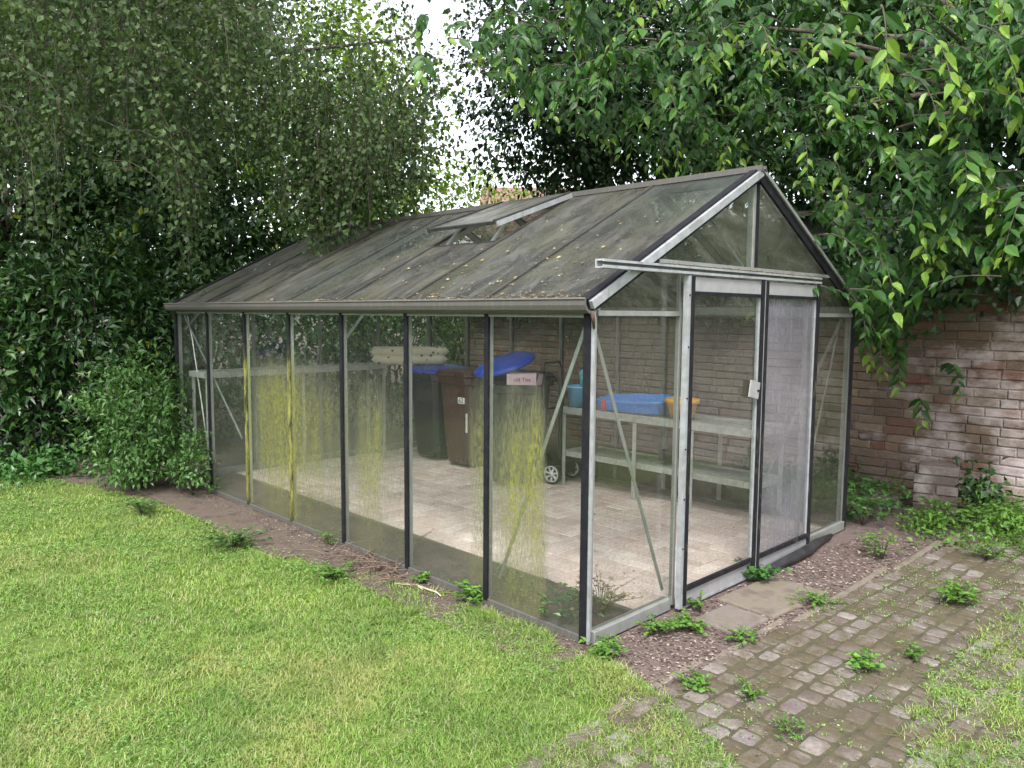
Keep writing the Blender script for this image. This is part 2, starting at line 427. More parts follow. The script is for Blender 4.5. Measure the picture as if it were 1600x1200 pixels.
def wall_mat(name, cols, island=True):
    m, nt = new_mat(name); n = N(nt); X, Y, Z = n.xyz(n.pos()); k = len(cols)
    f = n.noise(40, 5, .65); b = n.noise(7, 5, .65)
    c = n.ramp(n.island() if island else b, [((i + .5) / k, cc) for i, cc in enumerate(cols)])
    c = n.mix(.75, c, n.ramp(f, [(.28, .5), (.72, 1.2)]), 'MULTIPLY')
    c = n.mix(n.ramp(n.noise(2.0, 4, .6), [(.46, 0.0), (.66, .65)]), c, (.080, .064, .046))
    c = n.mix(n.ramp(n.noise(3.1, 4, .6), [(.55, 0.0), (.7, .6)]), c, (.15, .115, .115))
    # lime bloom, heavier low down and towards the near end of the wall
    wsh = n.math('ADD', n.noise(3.4, 6, .68, stretch=(1, .7, 1.3)), n.math('ADD', n.math('MULTIPLY', Y, -.13), n.math('MULTIPLY', n.math('ABSOLUTE', n.math('SUBTRACT', Z, .55)), -.10)))
    c = n.mix(n.ramp(wsh, [(.48, 0.0), (.60, .45), (.74, .9)]), c, (.40, .35, .35))
    n.out(n.bsdf(c, .92, 0, .15, n.bump(f, .6, .006))); return m
BRICK = wall_mat('old_wall_brick', [(.115, .078, .060), (.16, .115, .088), (.13, .095, .076), (.18, .13, .095), (.14, .065, .047), (.12, .095, .080), (.195, .148, .112), (.10, .066, .053)])
PIER = block_mat('stub_brick', [(.10, .080, .072), (.15, .12, .11), (.075, .06, .055), (.12, .085, .072)], blotch=(6, .50, .70, (.26, .235, .22)))
MORTAR = wall_mat('lime_mortar', [(.10, .085, .068), (.14, .12, .095), (.18, .155, .13)], False)
FLOORJOINT = mat_noise('sandy_joint', (.26, .205, .18), (.38, .32, .29), 9, .95)
SETT = block_mat('granite_setts', [(.085, .068, .056), (.13, .11, .10), (.105, .085, .075), (.18, .16, .15), (.095, .075, .066), (.14, .118, .118), (.075, .06, .048)],
                 blotch=(5, .55, .75, (.23, .21, .20)), moss=(3.2, .42, .58, (.055, .045, .022)), bump=.8, grain=55)
PAVER = block_mat('clay_floor_pavers', [(.56, .42, .385), (.64, .49, .455), (.60, .47, .45), (.50, .375, .345), (.68, .55, .52)], blotch=(1.8, .52, .75, (.69, .61, .59)), bump=.25)
JOINT = mat_noise('mossy_joint_soil', (.038, .031, .021), (.062, .058, .026), 20, .98, bump=.6)
BARK = mat_noise('brown_bark', (.045, .036, .028), (.10, .08, .06), 25, .9, bump=.8)
BIRCHBARK = mat_noise('birch_bark', (.10, .09, .08), (.55, .53, .50), 7, .8, bump=.4)
TWIG = mat_noise('twig_bark', (.03, .024, .018), (.06, .048, .036), 30, .8)
DRYSTEM = mat_noise('dry_stem', (.07, .046, .034), (.16, .11, .08), 30, .85)

L_RIGHT = leaf_mat('broad_dark_leaf', [(.012, .044, .008), (.024, .076, .012), (.017, .058, .011), (.050, .120, .018)], .30, .45, .25, tcol=(.10, .24, .03))
L_TIP = leaf_mat('young_tip_leaf', [(.13, .24, .03), (.19, .30, .04), (.10, .20, .03)], .45, .42, .4, tcol=(.36, .50, .05))
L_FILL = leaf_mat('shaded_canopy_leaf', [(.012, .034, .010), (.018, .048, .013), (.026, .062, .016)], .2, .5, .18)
L_BACKLIT = leaf_mat('backlit_dark_leaf', [(.010, .026, .009), (.016, .038, .012), (.024, .048, .015)], .15, .5, .2)  # broadleaf foliage against the light; the backlit darkness is put into the colour
L_BIRCH = leaf_mat('birch_leaf', [(.026, .052, .016), (.040, .070, .022), (.034, .060, .022), (.064, .096, .032)], .32, .5, .2, tcol=(.14, .22, .05), var=.7, nscale=2.2)
L_LAUREL = leaf_mat('laurel_leaf', [(.015, .045, .013), (.026, .070, .017), (.020, .058, .018), (.05, .11, .022)], .18, .34, .4)
L_HAZEL = leaf_mat('hazel_leaf', [(.014, .040, .014), (.022, .058, .017), (.032, .075, .020)], .28, .48, .35)
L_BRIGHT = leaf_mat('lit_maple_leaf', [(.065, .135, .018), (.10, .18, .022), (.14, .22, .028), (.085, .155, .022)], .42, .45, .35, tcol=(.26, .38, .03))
L_SHRUB = leaf_mat('dogwood_leaf', [(.035, .090, .020), (.052, .120, .025), (.042, .10, .025), (.068, .14, .03)], .3, .45, .35)
L_IVY = leaf_mat('ivy_leaf', [(.012, .038, .013), (.019, .054, .017), (.028, .068, .021), (.04, .085, .024)], .14, .36, .35)
L_WEED = leaf_mat('weed_leaf', [(.075, .17, .026), (.11, .22, .035), (.065, .145, .03)], .35, .5, .3, tcol=(.25, .42, .05))
L_DARKWEED = leaf_mat('dark_weed_leaf', [(.03, .09, .02), (.05, .13, .03)], .25, .4, .4)
L_LITTER = leaf_mat('fallen_leaf', [(.13, .085, .045), (.21, .16, .08), (.10, .055, .035), (.30, .24, .13)], .1, .7, .2, tcol=(.3, .2, .1))
L_GRASS = leaf_mat('grass_blade', [(.090, .175, .030), (.135, .240, .042), (.180, .285, .055), (.220, .315, .070), (.23, .31, .085), (.34, .32, .18)], .35, .5, .25, tcol=(.30, .42, .06), var=.85, nscale=1.6)
L_CLOVER = leaf_mat('clover_leaf', [(.10, .20, .05), (.14, .25, .065), (.19, .30, .095)], .3, .5, .3)
L_YELLOW = leaf_mat('yellowing_leaf', [(.26, .28, .04), (.36, .34, .05), (.18, .24, .04)], .4, .5, .3)

# ------------------------------------------------------------------ world and sun
w = bpy.data.worlds.new('World'); SC.world = w; w.use_nodes = True
nt = w.node_tree; nt.nodes.clear(); n = N(nt)
SUN = Vector((-.58, -.42, .95)).normalized()
sky = n.add('ShaderNodeTexSky', sky_type='NISHITA'); sky.sun_disc = False
sky.sun_elevation = math.asin(SUN.z); sky.sun_rotation = math.atan2(SUN.x, SUN.y)
sky.air_density = 1.0; sky.dust_density = 3.0; sky.ozone_density = 1.0
hs = n.add('ShaderNodeHueSaturation'); hs.inputs['Saturation'].default_value = .28
n.link(sky.outputs[0], hs.inputs['Color'])
tc = n.add('ShaderNodeTexCoord'); cl = n.noise(2.2, 6, .6, vec=tc.outputs['Generated'])
cc = n.mix(.6, hs.outputs[0], n.ramp(cl, [(.35, .8), (.65, 1.25)]), 'MULTIPLY')
bg = n.add('ShaderNodeBackground'); bg.inputs['Strength'].default_value = .15
n.link(cc, bg.inputs[0]); ow = n.add('ShaderNodeOutputWorld'); n.link(bg.outputs[0], ow.inputs[0])
sl = bpy.data.lights.new('sun', 'SUN'); sl.energy = 1.5; sl.angle = R(14); sl.color = (1, .97, .92)
so = bpy.data.objects.new('sun', sl); COL.objects.link(so); so.rotation_euler = SUN.to_track_quat('Z', 'Y').to_euler(); so.location = (-6, -6, 12)
SC.view_settings.view_transform = 'Standard'; SC.view_settings.look = 'None'; SC.view_settings.gamma = 1
SC.view_settings.exposure = 1.98
SC.render.engine = 'CYCLES'
cy = SC.cycles; cy.max_bounces = 9; cy.diffuse_bounces = 4; cy.glossy_bounces = 3; cy.transmission_bounces = 6; cy.transparent_max_bounces = 28
cy.use_denoising = True; cy.caustics_reflective = False; cy.caustics_refractive = False

# ------------------------------------------------------------------ ground
def sheet(name, poly, z, mat):
    me = bpy.data.meshes.new(name); me.from_pydata([(x, y, z) for x, y in poly], [], [tuple(range(len(poly)))])
    me.materials.append(mat); o = bpy.data.objects.new(name, me); COL.objects.link(o)
    if me.polygons[0].normal.z < 0: me.flip_normals()
    return tag(o, kind='structure')
sheet('ground', [(-150, -150), (150, -150), (150, 150), (-150, 150)], -.030, SOIL)
LAWN_POLY = [(-.10, -.10), (-.10, .6), (-.17, 1.5), (-.42, 2.7), (-.44, 3.9), (-.48, 4.5), (-.72, 5.6), (-1.15, 6.75), (-3, 7.3), (-30, 8.5), (-30, -30), (30, -30), (30, -3), (4.7, -1.75),
             (2.4, -1.36), (1.0, -1.26), (.2, -1.42), (-.20, -1.60), (-.50, -1.55), (-.42, -1.2), (-.30, -.90), (-.12, -.48), (-.04, -.22)]
sheet('lawn', LAWN_POLY, -.022, LAWN)
sheet('mulch_bed', [(-.35, -.62), (3.2, -.68), (4.7, -.75), (4.7, .9), (3.12, .9), (3.12, -.02), (-.02, -.02), (-.35, -.12)], -.018, MULCH)
tag(MB().box((-.34, -.12, -.06), (-.006, 2.3, -.008)).build('concrete_strip', STRIP, bevel=.01), kind='structure')
tag(MB().box((-.46, 2.304, -.06), (-.006, 5.3, -.010)).build('concrete_strip', STRIP, bevel=.01), kind='structure')
# rough cast edge to both sides of the concrete: kerb between mulch and setts
k = MB(); x = 4.1
while x > -.3:
    l = random.uniform(.5, .95); y = -.47 - .065 * x + .02
    k.box((x - l, -.025, -.06), (x, .02, random.uniform(-.014, -.006)), M=Matrix.Translation((0, y, 0)) @ Matrix.Rotation(random.uniform(-.012, .012), 4, 'Z')); x -= l + .012
tag(k.build('kerb', CONC, bevel=.008), kind='structure')

# cobbled path: real setts with a domed top
def blocks(cells, z_jit, dome=.0, bev=.012):
    Vs, Fs = [], []
    for (cx, cy, lx, ly, zt, zb, rot) in cells:
        ox = len(Vs)
        hx, hy = lx / 2, ly / 2; c, s = math.cos(rot), math.sin(rot)
        tx, ty = random.uniform(-z_jit, z_jit), random.uniform(-z_jit, z_jit)
        rings = [(1, zb), (1, zt - bev), (1 - bev / hx * .9, zt), (.45, zt + dome * random.uniform(-.4, 1))]
        for q, z in rings:
            qx, qy = hx * q, hy * (q if q in (1, .45) else 1 - bev / hy * .9)
            ch = min(bev * 1.3, hx * .4)
            pts = [(-qx + ch, -qy), (qx - ch, -qy), (qx, -qy + ch), (qx, qy - ch), (qx - ch, qy), (-qx + ch, qy), (-qx, qy - ch), (-qx, -qy + ch)] if q > .5 else [(-qx * .7, -qy), (qx * .7, -qy), (qx, -qy * .7), (qx, qy * .7), (qx * .7, qy), (-qx * .7, qy), (-qx, qy * .7), (-qx, -qy * .7)]
            for px, py in pts:
                zz = z + (tx * px / hx + ty * py / hy if z > zb else 0)
                Vs.append((cx + px * c - py * s, cy + px * s + py * c, zz))
        for r in range(3):
            for i in range(8): Fs.append((ox + r * 8 + i, ox + r * 8 + (i + 1) % 8, ox + r * 8 + 8 + (i + 1) % 8, ox + r * 8 + 8 + i))
        Fs.append(tuple(ox + 24 + i for i in range(8)))
    return Vs, Fs
cells = []; row = 0; y = -.56
while y > -1.85:
    x = -1.15 + random.uniform(0, .1)
    while x < 4.9:
        l = random.uniform(.085, .145); yy = y - .065 * x * .9
        cells.append((x + l / 2, yy + random.uniform(-.007, .007), l - .008, random.uniform(.086, .100), random.uniform(-.013, -.007), -.05, random.uniform(-.06, .06))); x += l + .004
    row += 1; y -= .106
V_, F_ = blocks(cells, .003, .003, .009)
mb = MB(); mb.add(V_, F_, 0, False)
mb.add([(-1.3, -.50, -.0140), (4.9, -.80, -.0140), (4.9, -2.1, -.0140), (-1.3, -1.95, -.0140)], [(3, 2, 1, 0)], 1)
tag(mb.build('cobble_path', [SETT, JOINT]), kind='structure')

# clay paver floor and soil bed inside the glasshouse
cells = []; Q = .2040
for i_ in range(13):
    for j_ in range(25):
        x, y = .52 + i_ * Q, .055 + j_ * Q
        for h in (0, 1):
            if x + Q > 3.19 and h: continue
            if (i_ + j_) % 2: c_ = (x + Q * (.25 + .5 * h), y + Q / 2, Q / 2 - .004, Q - .004)
            else: c_ = (x + Q / 2, y + Q * (.25 + .5 * h), Q - .004, Q / 2 - .004)
            if c_[0] + c_[2] / 2 < 3.06: cells.append((*c_, random.uniform(-.004, .001), -.04, random.uniform(-.012, .012)))
V_, F_ = blocks(cells, .001, 0, .004)
mb = MB().add(V_, F_, 0); mb.box((.515, .045, -.04), (3.05, 5.17, -.009), 1)
tag(mb.build('greenhouse_floor', [PAVER, FLOORJOINT]), kind='structure')
gx, gy = np.meshgrid(np.linspace(.05, .47, 14), np.linspace(.05, 5.15, 120)); gz = -.02 + .035 * vnoise(gx, gy, .12, 3) + .03 * vnoise(gx, gy, .4, 4)
idx = np.arange(gx.size).reshape(gx.shape); Fq = np.stack([idx[:-1, :-1], idx[:-1, 1:], idx[1:, 1:], idx[1:, :-1]], -1).reshape(-1, 4)
tag(np_mesh('soil_bed', [(np.stack([gx, gy, gz], -1), Fq, 0)], SOIL, smooth=True), kind='structure')
tag(MB().box((.474, .05, -.05), (.512, 5.16, .012)).build('bed_kerb', CONC, bevel=.006), kind='structure')

# ------------------------------------------------------------------ the glasshouse
B = .745; NB = 7; LL = B * NB; W = 3.10; MID = 1.55; HE = 1.645
SL = .516
def zr(x): return 1.71 + ((x if x <= MID else 2 * MID - x) + .03) * SL
GH = thing('greenhouse', 'long aluminium greenhouse with grimy glass roof and algae streaked panes standing beside the lawn', 'greenhouse', (0, 0, 0))
def pane(x0, x1, y0, y1, z0, z1, mat, name='glass_pane', parent=GH):
    return MB().box((x0, y0, z0), (x1, y1, z1)).build(name, mat, parent)
def gpoly(poly, y, mat, name='glass_pane', parent=GH, th=.004):
    return MB().prism(poly, lambda p, q, t: (p, t, q), y, y + th).build(name, mat, parent)
for k in range(NB):
    y0, y1 = k * B + (.03 if k == 0 else .010), (k + 1) * B - (.03 if k == NB - 1 else .010)
    pane(-.001, .003, y0, y1, .032, HE - .012, G_LONG)
    pane(W - .003, W + .001, y0, y1, .032, HE - .012, G_SIDE)
for k in range(1, NB):
    alg = k in (4, 5); y = k * B
    for side in (0, 1):
        m = MB(); xa, xb = (.006, .030) if side == 0 else (W - .030, W - .006)
        m.box((xa, y - .012, .03), (xb, y + .012, HE))
        xc = (-.015, -.003) if side == 0 else (W + .003, W + .015)
        m.box((xc[0], y - .017, .02), (xc[1], y + .017, HE - .004), 1)
        m.build('post', [ALU_ALG if alg and side == 0 else ALU, CAP_ALG if alg and side == 0 else CAP], GH)
for (sx, sy) in ((0, 0), (1, 0), (0, 1), (1, 1)):
    X0 = 0 if sx == 0 else W; Y0 = 0 if sy == 0 else LL; ix = 1 if sx == 0 else -1; iy = 1 if sy == 0 else -1
    m = MB()
    def bx(a, b, c, d, z0, z1, mi):
        m.box((min(X0 + ix * a, X0 + ix * b), min(Y0 + iy * c, Y0 + iy * d), z0), (max(X0 + ix * a, X0 + ix * b), max(Y0 + iy * c, Y0 + iy * d), z1), mi)
    bx(.006, .040, .004, .040, .03, HE + .02, 0); bx(-.018, .004, .0, .042, .0, HE, 1); bx(-.010, .004 if sx == 0 else .020, -.016, -.001, .0, HE + .03, 2 if sx == 0 else 1)
    m.build('corner_post', [ALU, CAP, ALU_BRIGHT if sy == 0 else ALU], GH)
for X0, s in ((0, 1), (W, -1)):
    m = MB(); a, b = sorted((X0 - .012 * s, X0 + .05 * s)); m.box((a, .046, -.01), (b, LL - .046, .030)); m.build('base_rail', ALU_GREY, GH, bevel=.003)
    a, b = sorted((X0 - .004 * s, X0 + .055 * s)); m = MB(); m.box((a, -.001, HE + .002), (b, LL + .001, HE + .068)); m.box((sorted((X0 - .013 * s, X0 - .004 * s))[0], .02, HE - .018), (sorted((X0 - .013 * s, X0 - .004 * s))[1], LL - .02, HE + .012)); m.build('eave_rail', ALU, GH)
for Y0, s in ((0, 1), (LL, -1)):
    for xa, xb in (((.03, .70), (2.345, W - .03)) if s == 1 else ((.03, W - .03),)):
        a, b = sorted((Y0 - .022 * s, Y0 + .03 * s)); MB().box((xa, a, -.012), (xb, b, .055)).build('base_rail', ALU, GH, bevel=.004)
# gutter: open channel with rounded belly
prof = [(-.012, .070), (-.012, .012), (-.03, -.004), (-.062, -.004), (-.086, .012), (-.094, .035), (-.094, .058), (-.100, .064), (-.096, .072), (-.086, .066), (-.084, .036), (-.066, .008), (-.034, .006), (-.020, .016), (-.020, .070)]
for sgn, X0 in ((1, 0), (-1, W)):
    m = MB(); m.prism([(p * sgn + X0, q + HE + .006) for p, q in prof][::sgn], lambda p, q, t: (p, t, q), -.03, LL + .03); m.build('gutter', ALU_GREY, GH)
# downpipe corner, rusty
RUST = mat_noise('rusty_scale', (.030, .016, .012), (.075, .045, .034), 40, .9)
MB().tube([(-.045, -.034, HE + .01), (-.03, -.03, HE - .03), (-.018, -.024, HE - .07)], [.010, .009, .006], 8).build('gutter_outlet', RUST, GH)
# roof panes
def roof_pane(k, side, xa, xb):
    y0, y1 = k * B + .006, (k + 1) * B - .006
    def q(x, y, o):
        X = x if side == 0 else 2 * MID - x; nx = -SL if side == 0 else SL; l = math.hypot(SL, 1)
        return (X + nx / l * o, y, zr(x) + o / l)
    V = [q(xa, y0, 0), q(xb, y0, 0), q(xb, y1, 0), q(xa, y1, 0), q(xa, y0, .004), q(xb, y0, .004), q(xb, y1, .004), q(xa, y1, .004)]
    m = MB().add(V, [(3, 2, 1, 0), (4, 5, 6, 7), (0, 1, 5, 4), (1, 2, 6, 5), (2, 3, 7, 6), (3, 0, 4, 7)]); m.build('roof_pane', G_ROOF, GH)
for k in range(NB):
    roof_pane(k, 0, -.045, .80 if k == 2 else MID - .02); roof_pane(k, 1, -.045, MID - .02)
GRIMCAP = mat_noise('grimy_roof_cap', (.010, .010, .010), (.036, .033, .028), 12, .75)
for side in (0, 1):
    for k in range(0, NB + 1):
        y = k * B; m = MB(); nrmv = Vector((-SL if side == 0 else SL, 0, 1)).normalized()
        A = Vector((-.05 if side == 0 else 2 * MID + .05, y, zr(-.05))); Z = Vector((MID, y, zr(MID)))
        if 0 < k < NB:
            m.bar(A - nrmv * .024, Z - nrmv * .024, .024, .042, nrmv, 0); m.bar(A + nrmv * .009, Z + nrmv * .009, .026, .009, nrmv, 1); m.build('glazing_bar', [ALU, GRIMCAP], GH)
        else:
            s = -1 if k == 0 else 1; o = Vector((0, s, 0))
            m.bar(A + nrmv * .011 + o * .004 - o * .012, Z + nrmv * .011 - o * .008, .050, .016, nrmv, 1)
            if side == 0 or k == NB:
                m.bar(A + o * .028 - nrmv * .014, Z + o * .028 - nrmv * .014, .022, .040, nrmv, 0)
                m.bar(A + o * .020 - nrmv * .044, Z + o * .020 - nrmv * .044, .012, .018, nrmv, 1)
            else:
                m.bar(A + o * .030 + nrmv * .004, Z + o * .030 + nrmv * .004, .030, .022, nrmv, 0)
                m.bar(A + o * .022 - nrmv * .036, Z + o * .022 - nrmv * .036, .018, .056, nrmv, 1)
            m.build('rake_bar', [ALU_BRIGHT if side == 0 else ALU, CAP], GH)
m = MB(); zt = zr(MID)
m.box((MID - .035, -.045, zt - .008), (MID + .035, LL + .045, zt + .010)); m.box((MID - .030, -.045, zt + .0105), (MID - .022, LL + .045, zt + .028)); m.box((MID + .022, -.045, zt + .0105), (MID + .030, LL + .045, zt + .028)); m.box((MID - .014, -.02, zt - .07), (MID + .014, LL + .02, zt - .009))
m.build('ridge_bar', ALU_GREY, GH)
# open roof vent
HINGE = Vector((MID - .04, 0, zt + .014)); FREE = Vector((.755, 0, 2.268))
VT = MB().box((MID - .05, 2 * B + .02, zt + .011), (MID - .035, 3 * B - .02, zt + .022)).build('roof_vent', ALU_GREY, GH)
VT['label'] = 'glazed roof vent propped open near the ridge'
dv = (HINGE - FREE); nv = Vector((-dv.z, 0, dv.x)).normalized(); y0, y1 = 2 * B - .012, 3 * B + .012
def vq(t, y, o): p = FREE + dv * t + nv * o; return (p.x, y, p.z)
m = MB().add([vq(.0, y0, 0), vq(1, y0, 0), vq(1, y1, 0), vq(.0, y1, 0), vq(.0, y0, .005), vq(1, y0, .005), vq(1, y1, .005), vq(.0, y1, .005)], [(3, 2, 1, 0), (4, 5, 6, 7), (0, 1, 5, 4), (1, 2, 6, 5), (2, 3, 7, 6), (3, 0, 4, 7)])
m.build('vent_pane', G_ROOF, VT)
m = MB()
for y in (y0, y1): m.bar(vq(-.01, y, -.012), vq(1, y, -.012), .016, .034, nv, 0); m.bar(vq(-.01, y + (.016 if y == y0 else -.016), .012), vq(1, y + (.016 if y == y0 else -.016), .012), .036, .010, nv, 1)
m.bar(vq(0, y0 + .009, -.004), vq(0, y1 - .009, -.004), .030, .022, nv, 2)
m.build('vent_frame', [ALU_BRIGHT, GRIMCAP, GRIMCAP], VT)
for yy in (1.62, 2.12): MB().bar((.83, yy, 2.14), (1.02, yy + .01, 2.335), .016, .020, (0, 1, 0)).build('stay', ALU_BRIGHT, VT)
m = MB(); m.bar((.80, 2 * B + .02, zr(.80) - .004), (.80, 3 * B - .02, zr(.80) - .004), .022, .026, (0, 0, 1)); m.build('vent_sill', GRIMCAP, GH)
# gable members
def zin(x): return zr(x) - .062
m = MB(); m.box((.03, -.012, HE - .008), (.73, .022, HE + .018)); m.build('gable_rail', ALU, GH)
m = MB(); m.box((2.33, -.012, HE - .008), (W - .03, .022, HE + .018)); m.build('gable_rail', ALU, GH)
m = MB(); m.box((.50, -.030, 1.915), (2.66, .02, 1.935)); m.build('gable_rail', ALU, GH)
for x in (.750, 2.315): MB().box((x - .009, -.005, .0), (x + .009, .022, 1.914)).build('door_post', ALU, GH)
m = MB(); m.box((MID - .032, -.004, 1.936), (MID - .008, .036, zt - .072)); m.box((MID - .007, -.014, 1.936), (MID + .016, .022, zt - .072), 1); m.build('king_post', [ALU, CAP], GH)
def trap(x0, x1, zb, ztop):
    pts = [(x0, zb), (x1, zb)]; xs = np.linspace(x1, x0, 12); pts += [(float(x), min(ztop, zin(x))) for x in xs]
    return pts
gpoly([(.046, .056), (.740, .056), (.740, HE - .009), (.046, HE - .009)], .002, G_GABLE); gpoly(trap(.047, .740, HE + .019, 1.914), .002, G_GABLE)
gpoly([(2.334, .056), (W - .046, .056), (W - .046, HE - .009), (2.334, HE - .009)], .002, G_SIDE); gpoly(trap(2.334, W - .047, HE + .019, 1.914), .002, G_SIDE)
gpoly([(.53, 1.936), (MID - .033, 1.936), (MID - .033, zin(MID - .033)), (.53, zin(.53))], .002, G_TOP); gpoly([(MID + .017, 1.936), (2 * MID - .53, 1.936), (2 * MID - .53, zin(.53)), (MID + .017, zin(MID - .017))], .002, G_TOP)
for i in range(4):
    xa, xb = .047 + i * .775 - (.035 if i else 0), .775 * (i + 1) - (.012 if i < 3 else .047)
    gpoly([(xa, .056), (xb, .056), (xb, HE - .009), (xa, HE - .009)], LL - .006, G_FAR); gpoly([(xa, HE + .019), (xb, HE + .019), (xb, zin(xb)), (xa, zin(xa))], LL - .006, G_FAR)
MB().box((.046, LL - .022, HE - .008), (W - .046, LL + .012, HE + .018)).build('gable_rail', ALU, GH)
for x in (.775, 1.55, 2.325):
    m = MB(); m.box((x - .011, LL - .046, .056), (x + .011, LL - .007, HE - .009)); m.box((x - .011, LL - .0455, HE + .019), (x + .011, LL - .007, zin(x) + .01)); m.build('post', ALU, GH)
# braces
def brace(a, b, wd=.022, mat=ALU): MB().bar(a, b, .005, wd, (0, 0, 1)).build('brace', mat, GH)
brace((.055, .07, 1.63), (.055, .70, .14)); brace((.055, LL - .08, 1.60), (.055, 3.95, .55)); brace((.08, .050, 1.555), (.72, .050, .08)); brace((W - .10, .050, 1.62), (2.36, .050, .06))
brace((W - .055, .06, 1.62), (W - .055, .70, .14)); brace((W - .055, LL - .06, 1.60), (W - .055, 4.50, .14)); brace((1.10, .048, 2.20), (1.505, .048, 1.945), .018)
brace((.05, 2.26, 1.47), (.30, 2.26, 1.76), .02, ALU_BRIGHT); brace((.05, 5.24 - .12, 1.47), (.32, 5.12, 1.78), .02)
for x in (.775, 2.325): brace((x, LL - .06, 1.2), (x + (.25 if x < 1 else -.25), LL - .06, 1.64), .012)
MB().bar((2.42, .09, 1.28), (W - .06, .35, 1.33), .006, .035, (0, 0, 1)).build('cross_strap', ALU_BRIGHT, GH)
pts = [(.07, 5.10, 1.60), (.075, 5.02, 1.40), (.08, 4.93, 1.05), (.085, 4.85, .72), (.09, 4.78, .42)]
MB().tube(pts, .006, 6).build('cable', mat_noise('white_cable', (.5, .5, .48), (.62, .62, .6), 10), GH)
# door rail (C channel) and the two sliding doors
m = MB(); cprof = [(0, 0), (.052, 0), (.052, .014), (.044, .014), (.044, .006), (.008, .006), (.008, .034), (.044, .034), (.044, .030), (.052, .030), (.052, .042), (0, .042)]
m.prism([(-.034 - p, 1.862 + q) for p, q in cprof], lambda p, q, t: (t, p, q), -.03, 2.335); DR = m.build('door_rail', ALU_BRIGHT, GH)
PANEL = metal_mat('grey_door_panel', (.27, .27, .28), dirt=.3, metal=.3, rough=.55)
def door(x0, x1, glass, label, yb, first):
    D = MB().box((x0, yb - .016, .006), (x0 + .026, yb + .016, 1.855)).build('sliding_door', ALU_BRIGHT, GH)
    D['label'] = label
    m = MB()
    m.box((x1 - .026, yb - .014, .006), (x1, yb + .014, 1.855))
    m.box((x0 + .0265, yb - .012, .0), (x1 - .0265, yb + .012, .014)); m.build('door_frame', ALU_BRIGHT, D)
    m = MB(); m.box((x0 + .0262, yb - .024, .02), (x0 + .052, yb - .006, 1.855)); m.box((x1 - .028, yb - .026, .03), (x1 + .004, yb - .0142, 1.862)); m.box((x0 + .0525, yb - .022, .100), (x1 - .0285, yb - .004, .128)); m.box((x0 + .0525, yb - .022, 1.752), (x1 - .0285, yb - .004, 1.772)); m.build('edge_seal', CAP_MOSS, D)
    m = MB(); m.box((x0 + .053, yb - .006, .015), (x1 - .029, yb + .002, .0995)); m.build('kick_panel', PANEL, D)
    m = MB(); m.box((x0 + .053, yb - .006, 1.7725), (x1 - .029, yb + .002, 1.85)); m.build('top_panel', PANEL, D)
    m = MB(); m.box((x0 + .053, yb - .003, .1285), (x1 - .029, yb + .001, 1.7515)); m.build('door_pane', glass, D)
    if first:
        M_ = Matrix.Translation((x1 - .075, yb - .028, 1.19)) @ Matrix.Rotation(R(12), 4, 'Y')
        m = MB(); m.box((-.078, -.004, -.052), (.04, .004, .052), M=M_); m.box((.012, -.010, -.006), (.030, -.004, .006), 1, M=M_); m.build('latch_plate', [PANEL, CAP], D, bevel=.002)
door(.700, 1.525, G_DOOR, 'left sliding door with clear dirty pane', -.066, True)
door(1.532, 2.30, G_FROST, 'right sliding door with milky grey pane', -.066, False)
for i in range(6): MB().lathe([(0, .003), (.005, .003), (.006, 0)], 8, Matrix.Translation((.712, -.0825, .35 + i * .28)) @ Matrix.Rotation(R(90), 4, 'X')).build('bolt', CAP, GH)
# bulging black plastic skirting at the foot of the right door
pts = [(1.56, -.10, .012), (1.75, -.115, .022), (2.0, -.125, .03), (2.25, -.115, .03), (2.42, -.085, .028), (2.75, -.055, .012)]
tag(MB().tube(pts, [.018, .028, .034, .036, .03, .016], 10).build('plastic_edging', mat_noise('black_plastic', (.012, .012, .014), (.03, .03, .032), 12, .4)), 'black plastic edging strip bulging along the foot of the right door', 'edging')

# ------------------------------------------------------------------ staging and contents
TRAY = metal_mat('staging_aluminium', (.44, .44, .42), dirt=.45, metal=.4, rough=.55)
BN = thing('staging_bench', 'two tier grey aluminium staging bench along the wall side of the greenhouse', 'bench', (2.83, 1.57, 0))
def tray(z, x0, x1, y0, y1, lip, name, parent):
    m = MB(); m.box((x0, y0, z - .006), (x1, y1, z)); m.box((x0 - .004, y0, z - lip), (x0, y1, z + .018)); m.box((x1, y0, z - lip), (x1 + .004, y1, z + .018)); m.box((x0, y0 - .004, z - lip), (x1, y0, z + .018)); m.box((x0, y1, z - lip), (x1, y1 + .004, z + .018)); return m.build(name, TRAY, parent)
tray(.745, -.23, .22, -1.08, .93, .05, 'shelf', BN); tray(.32, -.22, .21, -1.08, .93, .035, 'shelf', BN)
for y in (-1.06, -.50, .08, .91):
    for x in (-.2345, .2245): MB().box((x - .004 if x < 0 else x, y - .02, 0), (x if x < 0 else x + .004, y + .02, .69)).build('leg', TRAY, BN)
SH = thing('staging_shelf', 'long narrow aluminium shelf across the far end of the greenhouse', 'shelf', (1.1, 4.9, 0))
tray(1.055, -1.03, 1.03, -.16, .20, .035, 'shelf', SH)
for x in (1.0, .0, -1.0):
    for y in (-.14, .18): MB().box((x - .012, y - .012, 0), (x + .012, y + .012, 1.045)).build('leg', TRAY, SH)

